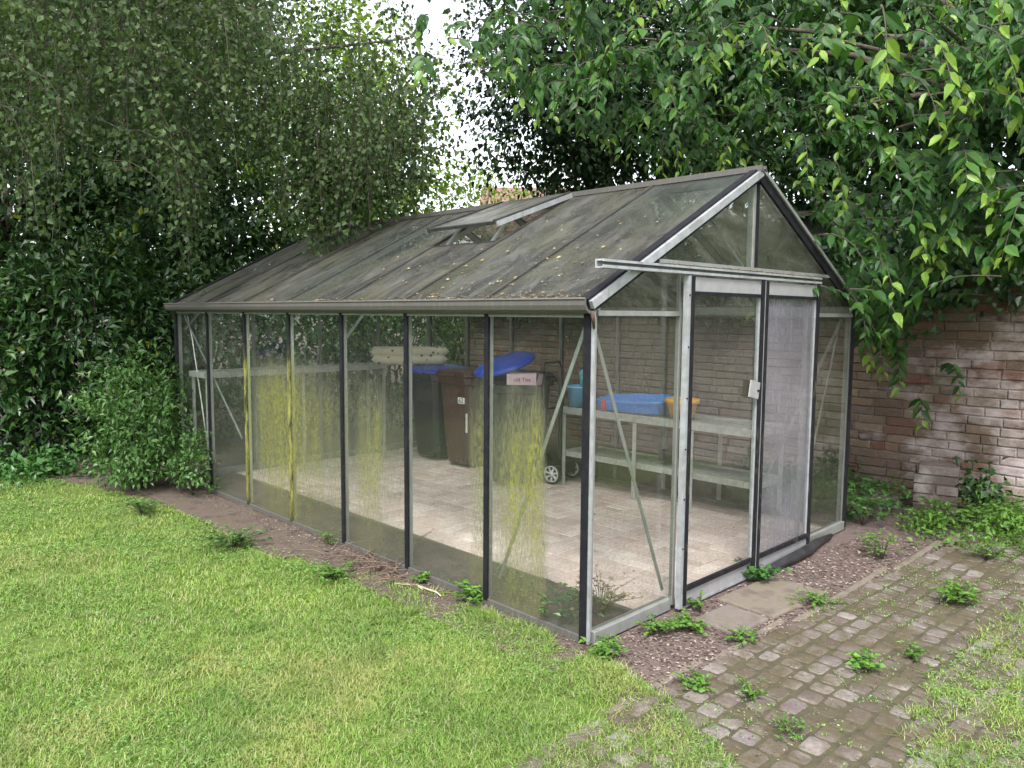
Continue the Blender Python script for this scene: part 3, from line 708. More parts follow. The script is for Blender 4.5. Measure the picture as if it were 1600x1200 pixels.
def plastic(name, c, rough=.42, grime=.3):
    m, nt = new_mat(name); n = N(nt); f = n.noise(9, 5, .65, vec=n.obj())
    col = n.mix(n.ramp(f, [(.4, 0.0), (.75, grime)]), c, (c[0] * .5 + .012, c[1] * .5 + .012, c[2] * .5 + .010))
    n.out(n.bsdf(col, rough, 0, .45)); return m
P_BROWN = plastic('brown_bin_plastic', (.050, .015, .010)); P_DARK = plastic('black_bin_plastic', (.007, .009, .014)); P_GREEN = plastic('dark_green_bin_plastic', (.014, .019, .010))
P_BLUE = plastic('blue_plastic', (.02, .06, .42), .35, .15); P_SKY = plastic('sky_blue_plastic', (.20, .48, .78), .4, .1); P_TUB = plastic('bright_blue_plastic', (.04, .23, .68), .35, .15)
P_YEL = plastic('yellow_plastic', (.80, .36, .02), .4, .1); P_BLK = plastic('black_tube', (.012, .012, .013), .4, .1); P_WHITE = plastic('pale_grey_plastic', (.55, .55, .54), .5, .2); P_RED = plastic('red_plastic', (.55, .05, .05), .4, .1)
P_TEAL = plastic('teal_plastic', (.08, .42, .45), .4, .1); P_ORANGE = plastic('orange_plastic', (.60, .20, .06), .4, .1)
STICK = plastic('white_sticker', (.7, .68, .68), .5, .1)
def make_bin(label, body, lid, loc, rz, open_lid=False, group='wheelie bins standing in the greenhouse'):
    t = thing('wheelie_bin', label, 'wheelie bin', loc, rz, group)
    m = MB()
    def ring(w, d, z, yo=0, ch=.05): return [(-w + ch, -d + yo, z), (w - ch, -d + yo, z), (w, -d + ch + yo, z), (w, d - ch + yo, z), (w - ch, d + yo, z), (-w + ch, d + yo, z), (-w, d - ch + yo, z), (-w, -d + ch + yo, z)]
    rings = [ring(.19, .20, .04), ring(.20, .215, .10), ring(.245, .27, .86), ring(.245, .27, .90), ring(.27, .30, .905), ring(.27, .30, .98), ring(.25, .28, .98), ring(.23, .255, .80), ring(.18, .19, .12)]
    V = [p for r in rings for p in r]; F = [(i * 8 + j, i * 8 + (j + 1) % 8, i * 8 + 8 + (j + 1) % 8, i * 8 + 8 + j) for i in range(len(rings) - 1) for j in range(8)]
    F += [tuple(range(8))[::-1], tuple(range(64, 72))]
    m.add(V, F); m.build('body', body, t, bevel=.008)
    m = MB(); m.box((-.20, .26, .90), (.20, .285, .93)); m.tube([(-.24, .33, .95), (.24, .33, .95)], .014, 8); m.build('handle', body, t)
    for s in (-1, 1):
        M_ = Matrix.Translation((s * .215, .19, .10)) @ Matrix.Rotation(R(90), 4, 'Y'); MB().lathe([(0, -.025), (.09, -.025), (.10, -.015), (.10, .015), (.09, .025), (0, .025)], 18, M_).build('wheel', P_BLK, t)
    if not open_lid:
        m = MB(); rr = [ring(.285, .315, .984), ring(.285, .315, 1.005), ring(.26, .29, 1.035), ring(.14, .16, 1.06)]
        V = [p for r in rr for p in r]; F = [(i * 8 + j, i * 8 + (j + 1) % 8, i * 8 + 8 + (j + 1) % 8, i * 8 + 8 + j) for i in range(3) for j in range(8)] + [tuple(range(8))[::-1], tuple(range(24, 32))]
        m.add(V, F); m.box((-.10, -.345, .985), (.10, -.316, 1.003)); m.build('lid', lid, t, bevel=.006)
    return t
b1 = make_bin('dark wheelie bin with blue lid under the rolled cushion', P_DARK, P_BLUE, (2.62, 4.40, 0), R(-90))
b2 = make_bin('brown wheelie bin with brown lid and a white number sticker', P_BROWN, P_BROWN, (2.60, 3.83, 0), R(-90))
b3 = make_bin('dark grey wheelie bin between the brown bin and the open green bin', P_DARK, P_DARK, (2.72, 3.24, 0), R(-90))
b4 = make_bin('green wheelie bin with its blue lid propped open over a pink box', P_GREEN, P_BLUE, (2.30, 2.87, 0), R(-46), True)
MB().box((.085, -.2715, .70), (.185, -.2560, .765)).build('number_sticker', STICK, b2)
def text(body, size, parent, loc, rot, mat, name='lettering'):
    c = bpy.data.curves.new(name, 'FONT'); c.body = body; c.size = size; c.extrude = .0008; c.align_x = 'CENTER'; c.align_y = 'CENTER'; c.materials.append(mat)
    tmp = bpy.data.objects.new(name + '_curve', c); COL.objects.link(tmp); bpy.context.view_layer.update()
    me = bpy.data.meshes.new_from_object(tmp.evaluated_get(bpy.context.evaluated_depsgraph_get())); bpy.data.objects.remove(tmp); me.materials.clear(); me.materials.append(mat)
    o = bpy.data.objects.new(name, me); COL.objects.link(o); o.parent = parent; o.location = loc; o.rotation_euler = rot; return o
text('62', .075, b2, (.135, -.2730, .732), (R(90), 0, 0), P_BLK)
MB().box((.20, -.262, .40), (.215, -.246, .60)).build('white_strip', STICK, b2)
# propped lid: shallow dish tilted up to one side
m = MB(); Ml = Matrix.Translation((-.10, .0, 1.165)) @ Matrix.Rotation(R(-17), 4, 'Y') @ Matrix.Rotation(R(12), 4, 'X')
m.lathe([(0, .052), (.18, .045), (.27, .022), (.305, .0), (.305, -.022), (.29, -.022), (.285, -.004), (.25, .01), (0, .035)], 28, Ml, sx=1.0, sy=.95); m.build('lid', P_BLUE, b4)
PINK = plastic('pink_cardboard', (.62, .42, .50), .7, .1)
pb = thing('pink_box', 'open pink cardboard box wedged under the raised blue bin lid', 'box', (2.23, 2.65, .984), R(-46), None)
m = MB(); m.box((-.17, -.075, 0), (.10, .08, .004)); m.box((-.17, -.079, 0), (.10, -.075, .105)); m.box((-.17, .08, 0), (.10, .084, .105)); m.box((-.174, -.079, 0), (-.17, .084, .105)); m.build('carton', PINK, pb)
m = MB(); m.add([(.101, -.079, 0), (.155, .03, 0), (.165, .03, .10), (.125, -.085, .105), (.101, -.076, 0), (.155, .034, 0), (.165, .034, .10), (.125, -.081, .105)], [(0, 1, 2, 3), (7, 6, 5, 4), (0, 4, 5, 1), (1, 5, 6, 2), (2, 6, 7, 3), (3, 7, 4, 0)]); m.build('side_flap', PINK, pb)
text('uld Tise', .05, pb, (-.03, -.0802, .05), (R(90), 0, 0), P_BLK)
# rolled cushion: two stacked rolls of cream cloth with small brown motifs
def cushion_mat():
    m, nt = new_mat('cream_dotted_cloth'); n = N(nt); p = n.obj()
    v = n.voro(15, p); d = n.math('LESS_THAN', v, .27)
    c = n.mix(n.math('MULTIPLY', d, .85), (.62, .55, .45), (.12, .08, .05)); f = n.noise(14, 4, vec=p)
    n.out(n.bsdf(c, .9, 0, .1, n.bump(f, .35, .02))); return m
CU = thing('cushion_roll', 'cream garden cushion with dark motifs rolled up on top of the bins', 'cushion', (2.36, 4.62, 1.065), R(-36))
CM_ = cushion_mat()
for z, l, yo in ((.055, .43, .0), (.145, .45, .01)):
    m = MB(); prof = []
    for i in range(19):
        s = -1 + 2 * i / 18; r = .060 * (1 - abs(s) ** 26) ** .5 + .004 * math.sin(i * 2.1); prof.append((max(r, .001), s * l))
    m.lathe(prof, 18, Matrix.Translation((0, yo, z)) @ Matrix.Rotation(R(90), 4, 'Y')); m.build('roll', CM_, CU)
# push mower: tubular handle and one pale spoked wheel
MW = thing('push_mower', 'old push mower with black tubular handle and pale spoked wheel behind the green bin', 'mower', (2.71, 2.64, 0), R(10))
m = MB(); m.tube([(-.17, .04, .12), (-.175, .07, .62), (-.17, .09, 1.10), (-.13, .095, 1.17), (.13, .095, 1.17), (.17, .09, 1.10), (.175, .07, .62), (.17, .04, .12)], .011, 8); m.tube([(-.175, .075, .72), (.175, .075, .72)], .008, 6); m.build('handle', P_BLK, MW)
m = MB(); m.box((-.16, -.10, .07), (.16, .12, .19)); m.tube([(-.17, 0, .13), (.17, 0, .13)], .05, 12); m.build('deck', P_DARK, MW, bevel=.02)
for s in (-1, 1):
    Mw = Matrix.Translation((s * .19, -.03, .10)) @ Matrix.Rotation(R(90), 4, 'Y'); m = MB()
    m.lathe([(.088, -.02), (.10, -.014), (.10, .014), (.088, .02), (.082, .012), (.082, -.012), (.088, -.02)], 26, Mw, 1)
    m.lathe([(.070, -.014), (.082, -.014), (.082, .014), (.070, .014), (.070, -.014)], 26, Mw, 0); m.lathe([(0, .014), (.022, .014), (.024, -.014), (0, -.014)], 14, Mw, 0)
    for i in range(7):
        a = 2 * math.pi * i / 7; m.bar(Mw @ Vector((.018 * math.cos(a), .018 * math.sin(a), 0)), Mw @ Vector((.074 * math.cos(a), .074 * math.sin(a), 0)), .018, .014, (1, 0, 0), 0)
    m.build('wheel', [P_WHITE, P_BLK], MW)
# bucket of toys
BK = thing('toy_bucket', 'sky blue bucket full of toys at the far end of the staging bench', 'bucket', (2.70, 2.37, .764))
m = MB(); m.lathe([(0, .004), (.105, .004), (.108, 0), (.128, .185), (.134, .185), (.134, .20), (.126, .20), (.104, .012), (0, .012)], 26); m.build('pail', P_SKY, BK)
TY = thing('plastic_toys', 'teal orange and red plastic toys sticking out of the blue bucket', 'toys', (2.70, 2.37, .78))
m = MB(); m.tube([(-.03, -.03, .04), (-.05, -.05, .24), (-.05, -.06, .30)], [.012, .014, .03], 8); m.lathe([(0, .0), (.03, .02), (.035, .05), (.0, .08)], 8, Matrix.Translation((-.05, -.06, .27))); m.build('spade', P_TEAL, TY)
m = MB(); m.tube([(.03, 0, .04), (.01, -.06, .28)], .013, 8); m.lathe([(0, -.03), (.03, -.02), (.036, .01), (.0, .05)], 8, Matrix.Translation((.01, -.06, .31))); m.build('rake', P_ORANGE, TY)
m = MB(); m.lathe([(0, -.05), (.045, -.03), (.05, .02), (.0, .05)], 10, Matrix.Translation((.04, -.05, .17))); m.build('ball', P_RED, TY)
# blue tub
BT = thing('blue_tub', 'bright blue plastic tub with a red band lying on the staging bench', 'tub', (2.84, 1.84, .764), R(4))
m = MB(); nn = 40; prof = [(.92, 0), (.95, .01), (1.0, .07), (1.03, .075), (1.03, .09), (.98, .09), (.93, .02), (0, .016)]
V = []
for r, z in prof:
    for i in range(nn):
        a = 2 * math.pi * i / nn; q = r / (abs(math.cos(a)) ** 5 + abs(math.sin(a)) ** 5) ** .2; zz = z * (1.35 + .25 * math.cos(a) - .25 * math.sin(a)) + (.004 * math.sin(9 * a) if z > .05 else 0); V.append((.17 * q * math.cos(a), .36 * q * math.sin(a), zz))
m.add(V, [(i * nn + j, i * nn + (j + 1) % nn, (i + 1) * nn + (j + 1) % nn, (i + 1) * nn + j) for i in range(len(prof) - 1) for j in range(nn)], 0, True); m.add(V[:nn], [tuple(range(nn))[::-1]]); m.build('shell', P_TUB, BT)
m = MB(); m.box((-.182, .20, .002), (-.155, .245, .095)); m.build('red_band', P_RED, BT, bevel=.004)
YB = thing('yellow_basket', 'round yellow plastic basket near the front of the staging bench', 'basket', (2.75, 1.27, .764))
m = MB(); m.lathe([(0, .004), (.092, .004), (.096, 0), (.132, .128), (.148, .132), (.150, .165), (.142, .165), (.126, .132), (.090, .012), (0, .012)], 28); m.build('bowl', P_YEL, YB)
PC = tag(MB().tube([(2.70, 1.22, .905), (2.81, 1.30, .925)], [.012, .016], 8).tube([(2.73, 1.33, .90), (2.79, 1.22, .925)], [.01, .013], 8).build('plant_bulbs', RUST), 'brown oddments lying in the yellow basket', 'oddments')
PT = thing('plant_pot', 'black plastic plant pot lying on the lower shelf of the bench', 'plant pot', (2.78, 1.42, .334), R(30))
Mp = Matrix.Translation((0, 0, .075)) @ Matrix.Rotation(R(90), 4, 'X'); m = MB(); m.lathe([(0, -.08), (.052, -.08), (.070, .06), (.077, .06), (.077, .08), (.068, .08), (.05, -.07), (0, -.07)], 20, Mp); m.build('pot', P_BLK, PT)

# ------------------------------------------------------------------ wall, shed, house
def brick_wall():
    Vs, Fs = [], []; cs = []
    z = -.06; r = 0; H = .083
    while z < 2.20:
        y = -7.0 + (r % 2) * .135
        while y < 6.4:
            l = random.choice((.26, .27, .28, .135) if random.random() < .4 else (.27,)) * random.uniform(.97, 1.03)
            cs.append((y + l / 2, z + H / 2, l - .009, H - .010, random.uniform(-.007, .007))); y += l
        z += H; r += 1
    for (cy_, cz, ly, lz, o) in cs:
        i0 = len(Vs); hy, hz = ly / 2, lz / 2; b = .006; wx = random.uniform(-.003, .003); wz = random.uniform(-.003, .003)
        for (x, q) in ((.04, 0), (.0 + b, 0), (0, b)):
            for sy, sz in ((-1, -1), (1, -1), (1, 1), (-1, 1)):
                Vs.append((4.80 + x + o + wx * sy, cy_ + sy * (hy - q), cz + sz * (hz - q) + wz * sy))
        for rr in range(2):
            for i in range(4): Fs.append((i0 + rr * 4 + i, i0 + rr * 4 + (i + 1) % 4, i0 + rr * 4 + 4 + (i + 1) % 4, i0 + rr * 4 + 4 + i))
        Fs.append((i0 + 8, i0 + 9, i0 + 10, i0 + 11))
    return Vs, Fs
WL = thing('brick_wall', 'old weathered brick garden wall running behind the greenhouse', 'wall', (4.9, 0, 0))
V_, F_ = brick_wall(); m = MB(); m.add([(x - 4.9, y, z) for x, y, z in V_], F_); m.box((-.088, -7.02, -.08), (.12, 6.42, 2.19), 1); m.build('brickwork', [BRICK, MORTAR], WL)
m = MB(); y = -7.0
while y < 6.4: m.box((-.12, y, 2.192), (.14, y + .39, 2.25)); y += .4
m.build('coping', SLAB, WL, bevel=.01)
# ruined brick stub in front of the wall
BP = thing('brick_stub', 'low broken stub of brickwork standing against the foot of the wall', 'brick stub', (4.28, -.30, -.02), R(14))
m = MB(); zz = 0
for r in range(5):
    if r % 2 == 0 or r == 4:
        for j in range(2 if r < 4 else 1): m.box((-.13, -.17 + j * .172, zz), (.16, -.17 + j * .172 + .16 if r < 4 else .13, zz + .075))
    else: m.box((-.12 + random.uniform(-.01, .01), -.17, zz), (.16, .165, zz + .075))
    zz += .083
m.build('bricks', PIER, BP, bevel=.006)
m = MB(); m.box((-.105, -.15, 0), (.14, .14, zz - .02)); m.build('mortar_core', MORTAR, BP)
tag(MB().box((-.10, -.13, 0), (.10, .13, .07), M=Matrix.Translation((4.33, .13, -.022)) @ Matrix.Rotation(.25, 4, 'Z')).build('loose_brick', PIER, bevel=.008), 'single loose brick on the ground left of the brick stub', 'brick')
SHED = mat_noise('dark_shed_boards', (.018, .017, .018), (.045, .042, .042), 6, .8)
sh = thing('garden_shed', 'dark flat roofed shed showing above the wall right of the gable', 'shed', (6.6, 1.55, 0))
m = MB(); m.box((-1.2, -1.3, 0), (1.2, 1.2, 2.72)); 
for i in range(20): m.box((-1.215, -1.3 + i * .125, .02), (-1.2, -1.3 + i * .125 + .115, 2.70))
m.build('wall', SHED, sh); MB().box((-1.3, -1.4, 2.725), (1.3, 1.3, 2.78)).build('roof', ALU_GREY, sh)
HW = mat_noise('pale_render', (.30, .28, .27), (.4, .38, .37), 2, .9); HT = mat_noise('red_roof_tile', (.12, .062, .055), (.19, .105, .09), 4, .85); HG = mat_noise('dark_window', (.03, .035, .04), (.06, .07, .08), 2, .15)
ho = thing('house', 'distant pale house with red tiled roof glimpsed between the trees', 'house', (18.2, 16.6, -.95), R(-45))
m = MB(); m.box((-5, -4, 0), (5, 4, 5.2)); m.prism([(-4, 5.2), (4, 5.2), (0, 7.0)], lambda p, q, t: (t, p, q), -4.98, 4.98); m.build('wall', HW, ho)
m = MB()
for s in (-1, 1): m.add([(-5.3, s * 4.5, 4.99), (5.3, s * 4.5, 4.99), (5.3, 0, 7.03), (-5.3, 0, 7.03), (-5.3, s * 4.5, 5.14), (5.3, s * 4.5, 5.14), (5.3, 0, 7.18), (-5.3, 0, 7.18)], [(0, 1, 2, 3), (4, 5, 6, 7), (0, 1, 5, 4), (1, 2, 6, 5), (3, 0, 4, 7)])
m.build('roof', HT, ho)
ho.scale = (.55, 1, 1)
for x in (-3.4, -.9, 1.6, 3.8):
    for z in (1.0, 3.5):
        f = MB().box((x - .55, -4.06, z), (x + .55, -4.002, z + 1.3)).build('window', HW, ho); MB().box((x - .47, -4.08, z + .08), (x + .47, -4.061, z + 1.22)).build('pane', HG, f)

# ------------------------------------------------------------------ paving slabs, sticks, litter
for i, (x0, y0, x1, y1, a, lab) in enumerate(((.66, -.47, .98, -.20, -.05, 'small worn concrete slab in front of the left sliding door'), (1.02, -.50, 1.62, -.13, -.06, 'larger mossy concrete slab before the meeting of the two doors'))):
    tag(MB().box((-(x1 - x0) / 2, -(y1 - y0) / 2, -.05), ((x1 - x0) / 2, (y1 - y0) / 2, .004 - i * .004), M=Matrix.Translation(((x0 + x1) / 2, (y0 + y1) / 2, 0)) @ Matrix.Rotation(a, 4, 'Z')).build('paving_slab', SLAB if i == 0 else CONC, bevel=.012), lab, 'paving slab')
def scatter_sticks(name, label, c, spread, nst, lmin, lmax, mat):
    m = MB()
    for i in range(nst):
        a = random.uniform(0, math.pi * 2); p = Vector((c[0] + random.gauss(0, spread[0]), c[1] + random.gauss(0, spread[1]), c[2] + random.uniform(.0, .03))); l = random.uniform(lmin, lmax)
        q = p + Vector((math.cos(a) * l, math.sin(a) * l, random.uniform(-.005, .05))); mid = (p + q) / 2 + Vector((random.gauss(0, l * .1), random.gauss(0, l * .1), random.uniform(0, .03)))
        m.tube([p, mid, q], [.0035, .003, .0015], 5)
    return tag(m.build(name, mat), label, 'twigs')
scatter_sticks('twig_heap', 'tangle of dead brown twigs on the strip below the middle panes', (-.12, 1.75, -.008), (.05, .22), 60, .08, .32, DRYSTEM)
tag(MB().tube([(-.20, 1.36, .0), (-.14, 1.22, .012), (-.12, 1.05, .008), (-.145, .98, .012)], [.006, .006, .005, .003], 6).tube([(-.14, 1.22, .012), (-.17, 1.12, .02)], [.004, .002], 6).build('pale_stick', mat_noise('bleached_stick', (.30, .26, .20), (.42, .38, .31), 20)), 'pale bleached stick lying at the lawn edge below the twig tangle', 'stick')
# flat litter on roof, gutter and ground
def flat_litter(name, P, Nn, L, mat, cat, kind='stuff'):
    n_ = len(P); D = nrm(np.cross(rnd_dirs(n_), Nn)); Nj = nrm(Nn + rng.normal(size=(n_, 3)) * .25)
    return tag(np_mesh(name, [leaf_geo(P, D, Nj, L, np.asarray(L) * .5, 0, 'ovate', .05, .05)], mat), kind=kind)
nl = 170; xs = rng.uniform(.0, 1.45, nl) ** 1.0; xs = np.where(rng.random(nl) < .5, xs * .45, xs); ys = np.abs(rng.normal(.9, .9, nl)); rp = np.stack([xs - .015, ys, np.array([zr(x) for x in xs]) + .008], 1)
flat_litter('fallen_leaves', rp, np.tile(nrm(np.array([[-SL, 0, 1.0]])), (nl, 1)), rng.uniform(.014, .034, nl), L_LITTER, 'leaf litter')
nl = 700; yy = rng.uniform(0, LL, nl); yy = np.where(rng.random(nl) < .5, np.abs(rng.normal(.6, .9, nl)), yy); gp = np.stack([rng.uniform(-.085, -.035, nl), yy, HE + .066 + .030 * rng.random(nl)], 1)
flat_litter('gutter_leaves', gp, np.tile(UP, (nl, 1)), rng.uniform(.012, .035, nl), L_LITTER, 'leaf litter')
nl = 260; gp = np.stack([rng.uniform(.55, 2.3, nl), rng.uniform(-.075, -.032, nl), np.full(nl, 1.907) + rng.random(nl) * .01], 1)
flat_litter('rail_debris', gp, np.tile(UP, (nl, 1)), rng.uniform(.008, .022, nl), L_LITTER, 'leaf litter')
# bark chips and crumbs
nc = 8200; cx = rng.uniform(-.3, 4.6, nc); cyy = np.where(cx < 3.15, rng.uniform(-.52, -.03, nc), rng.uniform(-.7, .8, nc)); cyy -= np.where(cx < 3.15, .05 * cx, 0)
P = np.stack([cx, cyy, np.full(nc, -.012)], 1); CHIP = leaf_mat('bark_chip', [(.06, .038, .034), (.12, .08, .072), (.20, .155, .14), (.04, .027, .024), (.27, .22, .19)], .02, .9, .1)
flat_litter('bark_chips', P, np.tile(UP, (nc, 1)), rng.uniform(.007, .030, nc), CHIP, 'chips')
nc = 2600; cx = rng.uniform(-.5, 4.5, nc); cyy = -.5 - .06 * cx - rng.random(nc) ** 1.6 * .95
flat_litter('path_crumbs', np.stack([cx, cyy, np.full(nc, -.006)], 1), np.tile(UP, (nc, 1)), rng.uniform(.004, .016, nc), CHIP, 'chips')
nc = 1500; cx = rng.uniform(-.6, 4.5, nc); cyy = -.5 - .06 * cx - rng.random(nc) * 1.0; kk = vnoise(cx, cyy, .3, 41) > .52; cx, cyy = cx[kk], cyy[kk]; nc = len(cx)
tag(np_mesh('moss_sprigs', [crown(np.stack([cx, cyy, np.full(nc, -.008)], 1), 6, .010, .012, .6, 'diamond', -.3, 1.0)], L_CLOVER), kind='stuff')
nc = 4200; cyy = rng.uniform(-.1, 5.6, nc); cx = -np.abs(rng.normal(0, .14, nc)) - .012; P = np.stack([cx, cyy, np.full(nc, -.003)], 1)
flat_litter('strip_debris', P, np.tile(UP, (nc, 1)), rng.uniform(.006, .022, nc), CHIP, 'chips')
nc = 260; cx = rng.uniform(.54, 3.0, nc); cyy = rng.uniform(.1, 5, nc)
flat_litter('floor_debris', np.stack([cx, cyy, np.full(nc, .004)], 1), np.tile(UP, (nc, 1)), rng.uniform(.008, .03, nc), CHIP, 'chips')

# ------------------------------------------------------------------ grass
def make_grass():
    P, H, Wd = [], [], []
    def band(n_, tmin, tmax):
        t = np.sqrt(rng.uniform(tmin ** 2, tmax ** 2, n_)); a = rng.uniform(R(-44.4 - 38), R(-44.4 + 38), n_) + R(90)
        return CAM[0] + t * np.cos(a), CAM[1] + t * np.sin(a), t
    for n_, a, b in ((170000, 1.2, 2.6), (210000, 2.6, 4.2), (190000, 4.2, 7.0), (110000, 7.0, 10.5)):
        x, y, t = band(n_, a, b)
        js = np.where((y < -.15) & (x > -.75), .45, 1.0); jx = x + js * (vnoise(x, y, .10, 1) - .5) * .24 + js * (vnoise(x, y, .35, 2) - .5) * .30; jy = y + js * (vnoise(x, y, .10, 3) - .5) * .24 + js * (vnoise(x, y, .35, 5) - .5) * .30
        ok = in_poly(jx, jy, LAWN_POLY) & ~((x > -.02) & (y > -.02) & (x < 3.2)) & (x > -9) & (y < 8)
        bare = vnoise(x, y, .28, 9) * .6 + vnoise(x, y, .09, 10) * .4
        ok &= rng.random(n_) < np.clip((bare - .22) * 4, .12, 1)
        x, y, t = x[ok], y[ok], t[ok]
        P.append(np.stack([x, y, np.full(len(x), -.022)], 1)); tall = vnoise(x, y, .22, 7)
        edge = 1 + .9 * np.exp(-np.abs(x + .12) / .12) * (y < 1.4) * (y > -.6)
        H.append((.010 + .017 * rng.random(len(x)) ** 1.6 + .012 * tall) * edge); Wd.append(.0019 + .0006 * t)
    P = np.concatenate(P); H = np.concatenate(H); Wd = np.concatenate(Wd); n_ = len(P)
    a = rng.uniform(0, 2 * math.pi, n_); S = np.stack([np.cos(a), np.sin(a), np.zeros(n_)], 1); lean = np.stack([-np.sin(a), np.cos(a), np.zeros(n_)], 1) * rng.normal(0, .85, n_)[:, None] + rng.normal(0, .25, (n_, 3)) * np.array([1, 1, 0])
    h = H[:, None]; wv = S * Wd[:, None] / 2
    V = np.stack([P - wv, P + wv, P + UP * h * .6 + lean * h * .4 + wv * .8, P + UP * h * .6 + lean * h * .4 - wv * .8, P + UP * h * .95 + lean * h * 1.3], 1)
    i = np.arange(n_)[:, None] * 5
    return [(V.reshape(-1, 3), i + np.array([[0, 1, 2, 3]]), 0), (np.zeros((0, 3)), np.zeros((0, 3), int), 0)], V, n_
ch, V, n_ = make_grass()
i = np.arange(n_)[:, None] * 5
F4 = i + np.array([[0, 1, 2, 3]]); 
me_ch = [(V.reshape(-1, 3), F4, 0)]
# tip triangles share the same vertices: append as degenerate-free quads by a second pass
class _G: pass
def grass_mesh():
    Vv = V.reshape(-1, 3).astype(np.float32); F3 = i + np.array([[3, 2, 4]])
    me = bpy.data.meshes.new('grass'); me.vertices.add(len(Vv)); me.vertices.foreach_set('co', Vv.ravel())
    li = np.concatenate([F4.ravel(), F3.ravel()]).astype(np.int32); ls = np.concatenate([np.arange(n_) * 4, n_ * 4 + np.arange(n_) * 3]).astype(np.int32)
    me.loops.add(len(li)); me.loops.foreach_set('vertex_index', li); me.polygons.add(len(ls)); me.polygons.foreach_set('loop_start', ls)
    me.materials.append(L_GRASS); me.update(calc_edges=True)
    o = bpy.data.objects.new('grass', me); COL.objects.link(o); return tag(o, kind='stuff')
grass_mesh()
# clover and small broad weeds within the lawn
nc = 52000; t = np.sqrt(rng.uniform(1.3 ** 2, 9 ** 2, nc)); a = rng.uniform(R(-82), R(-6), nc) + R(90); x = CAM[0] + t * np.cos(a); y = CAM[1] + t * np.sin(a)
pt = vnoise(x, y, .5, 21) * .6 + vnoise(x, y, .18, 22) * .4
ok = in_poly(x, y, LAWN_POLY) & (pt > .50) & ~((x > -.02) & (y > -.02)); x, y, t = x[ok], y[ok], t[ok]; nc = len(x)
chs = []
for q in range(3):
    an = rng.uniform(0, .6, nc) + q * 2.1; D = np.stack([np.cos(an), np.sin(an), rng.uniform(.0, .35, nc)], 1)
    chs.append(leaf_geo(np.stack([x, y, -.022 + rng.uniform(.012, .030, nc)], 1), D, np.tile(UP, (nc, 1)) + rng.normal(size=(nc, 3)) * .25, (.009 + .0012 * t) * .72 + rng.random(nc) * .003, .006 + .0007 * t, 0, 'diamond'))
tag(np_mesh('clover', chs, L_CLOVER), kind='stuff')

# ------------------------------------------------------------------ weeds: separate little plants
def weed(label, x, y, z=-.02, size=.12, nst=14, L=.035,  mat=None, cat='weed', stems=True, wide=1.0, name='weed', shape='ovate', group=None):
    t = thing(name, label, cat, (x, y, z), 0, group); m = MB(); P, D = [], []
    if name == 'weed': nst = int(nst * 1.7); size *= 1.12; wide *= random.uniform(.8, 1.5); L *= random.uniform(.65, 1.3); size *= random.uniform(.8, 1.25)
    for s in range(nst):
        a = random.uniform(0, 2 * math.pi); rr = random.uniform(.2, 1) * size * wide; h = size * random.uniform(.4, 1)
        tip = Vector((math.cos(a) * rr, math.sin(a) * rr, h)); mid = Vector((tip.x * .4, tip.y * .4, h * .7)); m.tube([(0, 0, 0), mid, tip], [.0022, .0018, .001], 4, cap=False)
        for q in range(7):
            f = random.uniform(.4, 1.0); p = mid.lerp(tip, (f - .4) / .6) if f > .4 else mid * f; b = random.uniform(0, 2 * math.pi)
            P.append(p); D.append((math.cos(b), math.sin(b), random.uniform(-.15, .4)))
    P = np.array([tuple(p) for p in P]); D = np.array(D); n_ = len(P); l = L * rng.uniform(.6, 1.2, n_); wr_ = random.uniform(.35, .85)
    m.build('stem', TWIG if mat is not DRYSTEM else DRYSTEM, t); np_mesh('foliage', [leaf_geo(P, D, nrm(UP + rng.normal(size=(n_, 3)) * .4), l, l * wr_, 0, shape)], mat or L_WEED, t)
    return t
WG = 'small weeds round the greenhouse'
weed('bright weed sprawling before the base rail left of the doors', .38, -.16, size=.10, nst=18, L=.026, wide=1.4, group=WG)
weed('small weed at the foot of the left sliding door', .80, -.15, size=.075, nst=8, L=.026, group=WG)
weed('pale green weed in the mulch left of the small slab', .55, -.24, size=.07, nst=16, L=.026, wide=1.5, group=WG)
weed('dark glossy weed at the foot of the meeting door stiles', 1.50, -.15, size=.11, nst=12, L=.06, mat=L_DARKWEED, group=WG)
weed('tiny weed beside the near corner post', .06, -.09, size=.06, nst=10, L=.026, group=WG)
weed('low weed at the tip of the lawn near the corner post', -.03, -.14, size=.06, nst=10, L=.032, wide=1.5, group=WG)
weed('leafy weed against the second post of the long side', -.06, .80, size=.12, nst=14, L=.036, group=WG)
weed('little weed below the second pane of the long side', -.05, 1.28, size=.07, nst=8, L=.026, group=WG)
weed('clump of broad leaved weed at the lawn edge by the twig tangle', -.42, 1.75, size=.10, nst=24, L=.036, wide=1.8, group=WG)
weed('leafy clump on the lawn edge below the algae covered posts', -.60, 2.75, size=.11, nst=26, L=.036, wide=1.8, mat=L_SHRUB, group=WG)
weed('broad leaved clump on the lawn before the shrub', -.72, 4.15, size=.12, nst=26, L=.04, wide=1.8, mat=L_SHRUB, group=WG)
weed('tall thin weed below the algae covered panes', -.05, 2.35, size=.12, nst=9, L=.022, group=WG)
weed('weed tuft on the kerb end left of the path', .62, -.52, size=.05, nst=16, L=.022, wide=1.6, group=WG)
weed('yellow green moss weed along the kerb beside the large slab', 1.40, -.55, size=.05, nst=22, L=.02, wide=2.2, group=WG)
weed('upright bright weed between kerb and wall', 2.55, -.50, size=.15, nst=16, L=.036, group=WG)
weed('bright weed on the setts beside the right lawn', 2.0, -1.12, size=.14, nst=20, L=.034, wide=1.2, group=WG)
weed('small weed in the middle of the cobbled path', .75, -1.05, size=.07, nst=12, L=.028, group=WG)
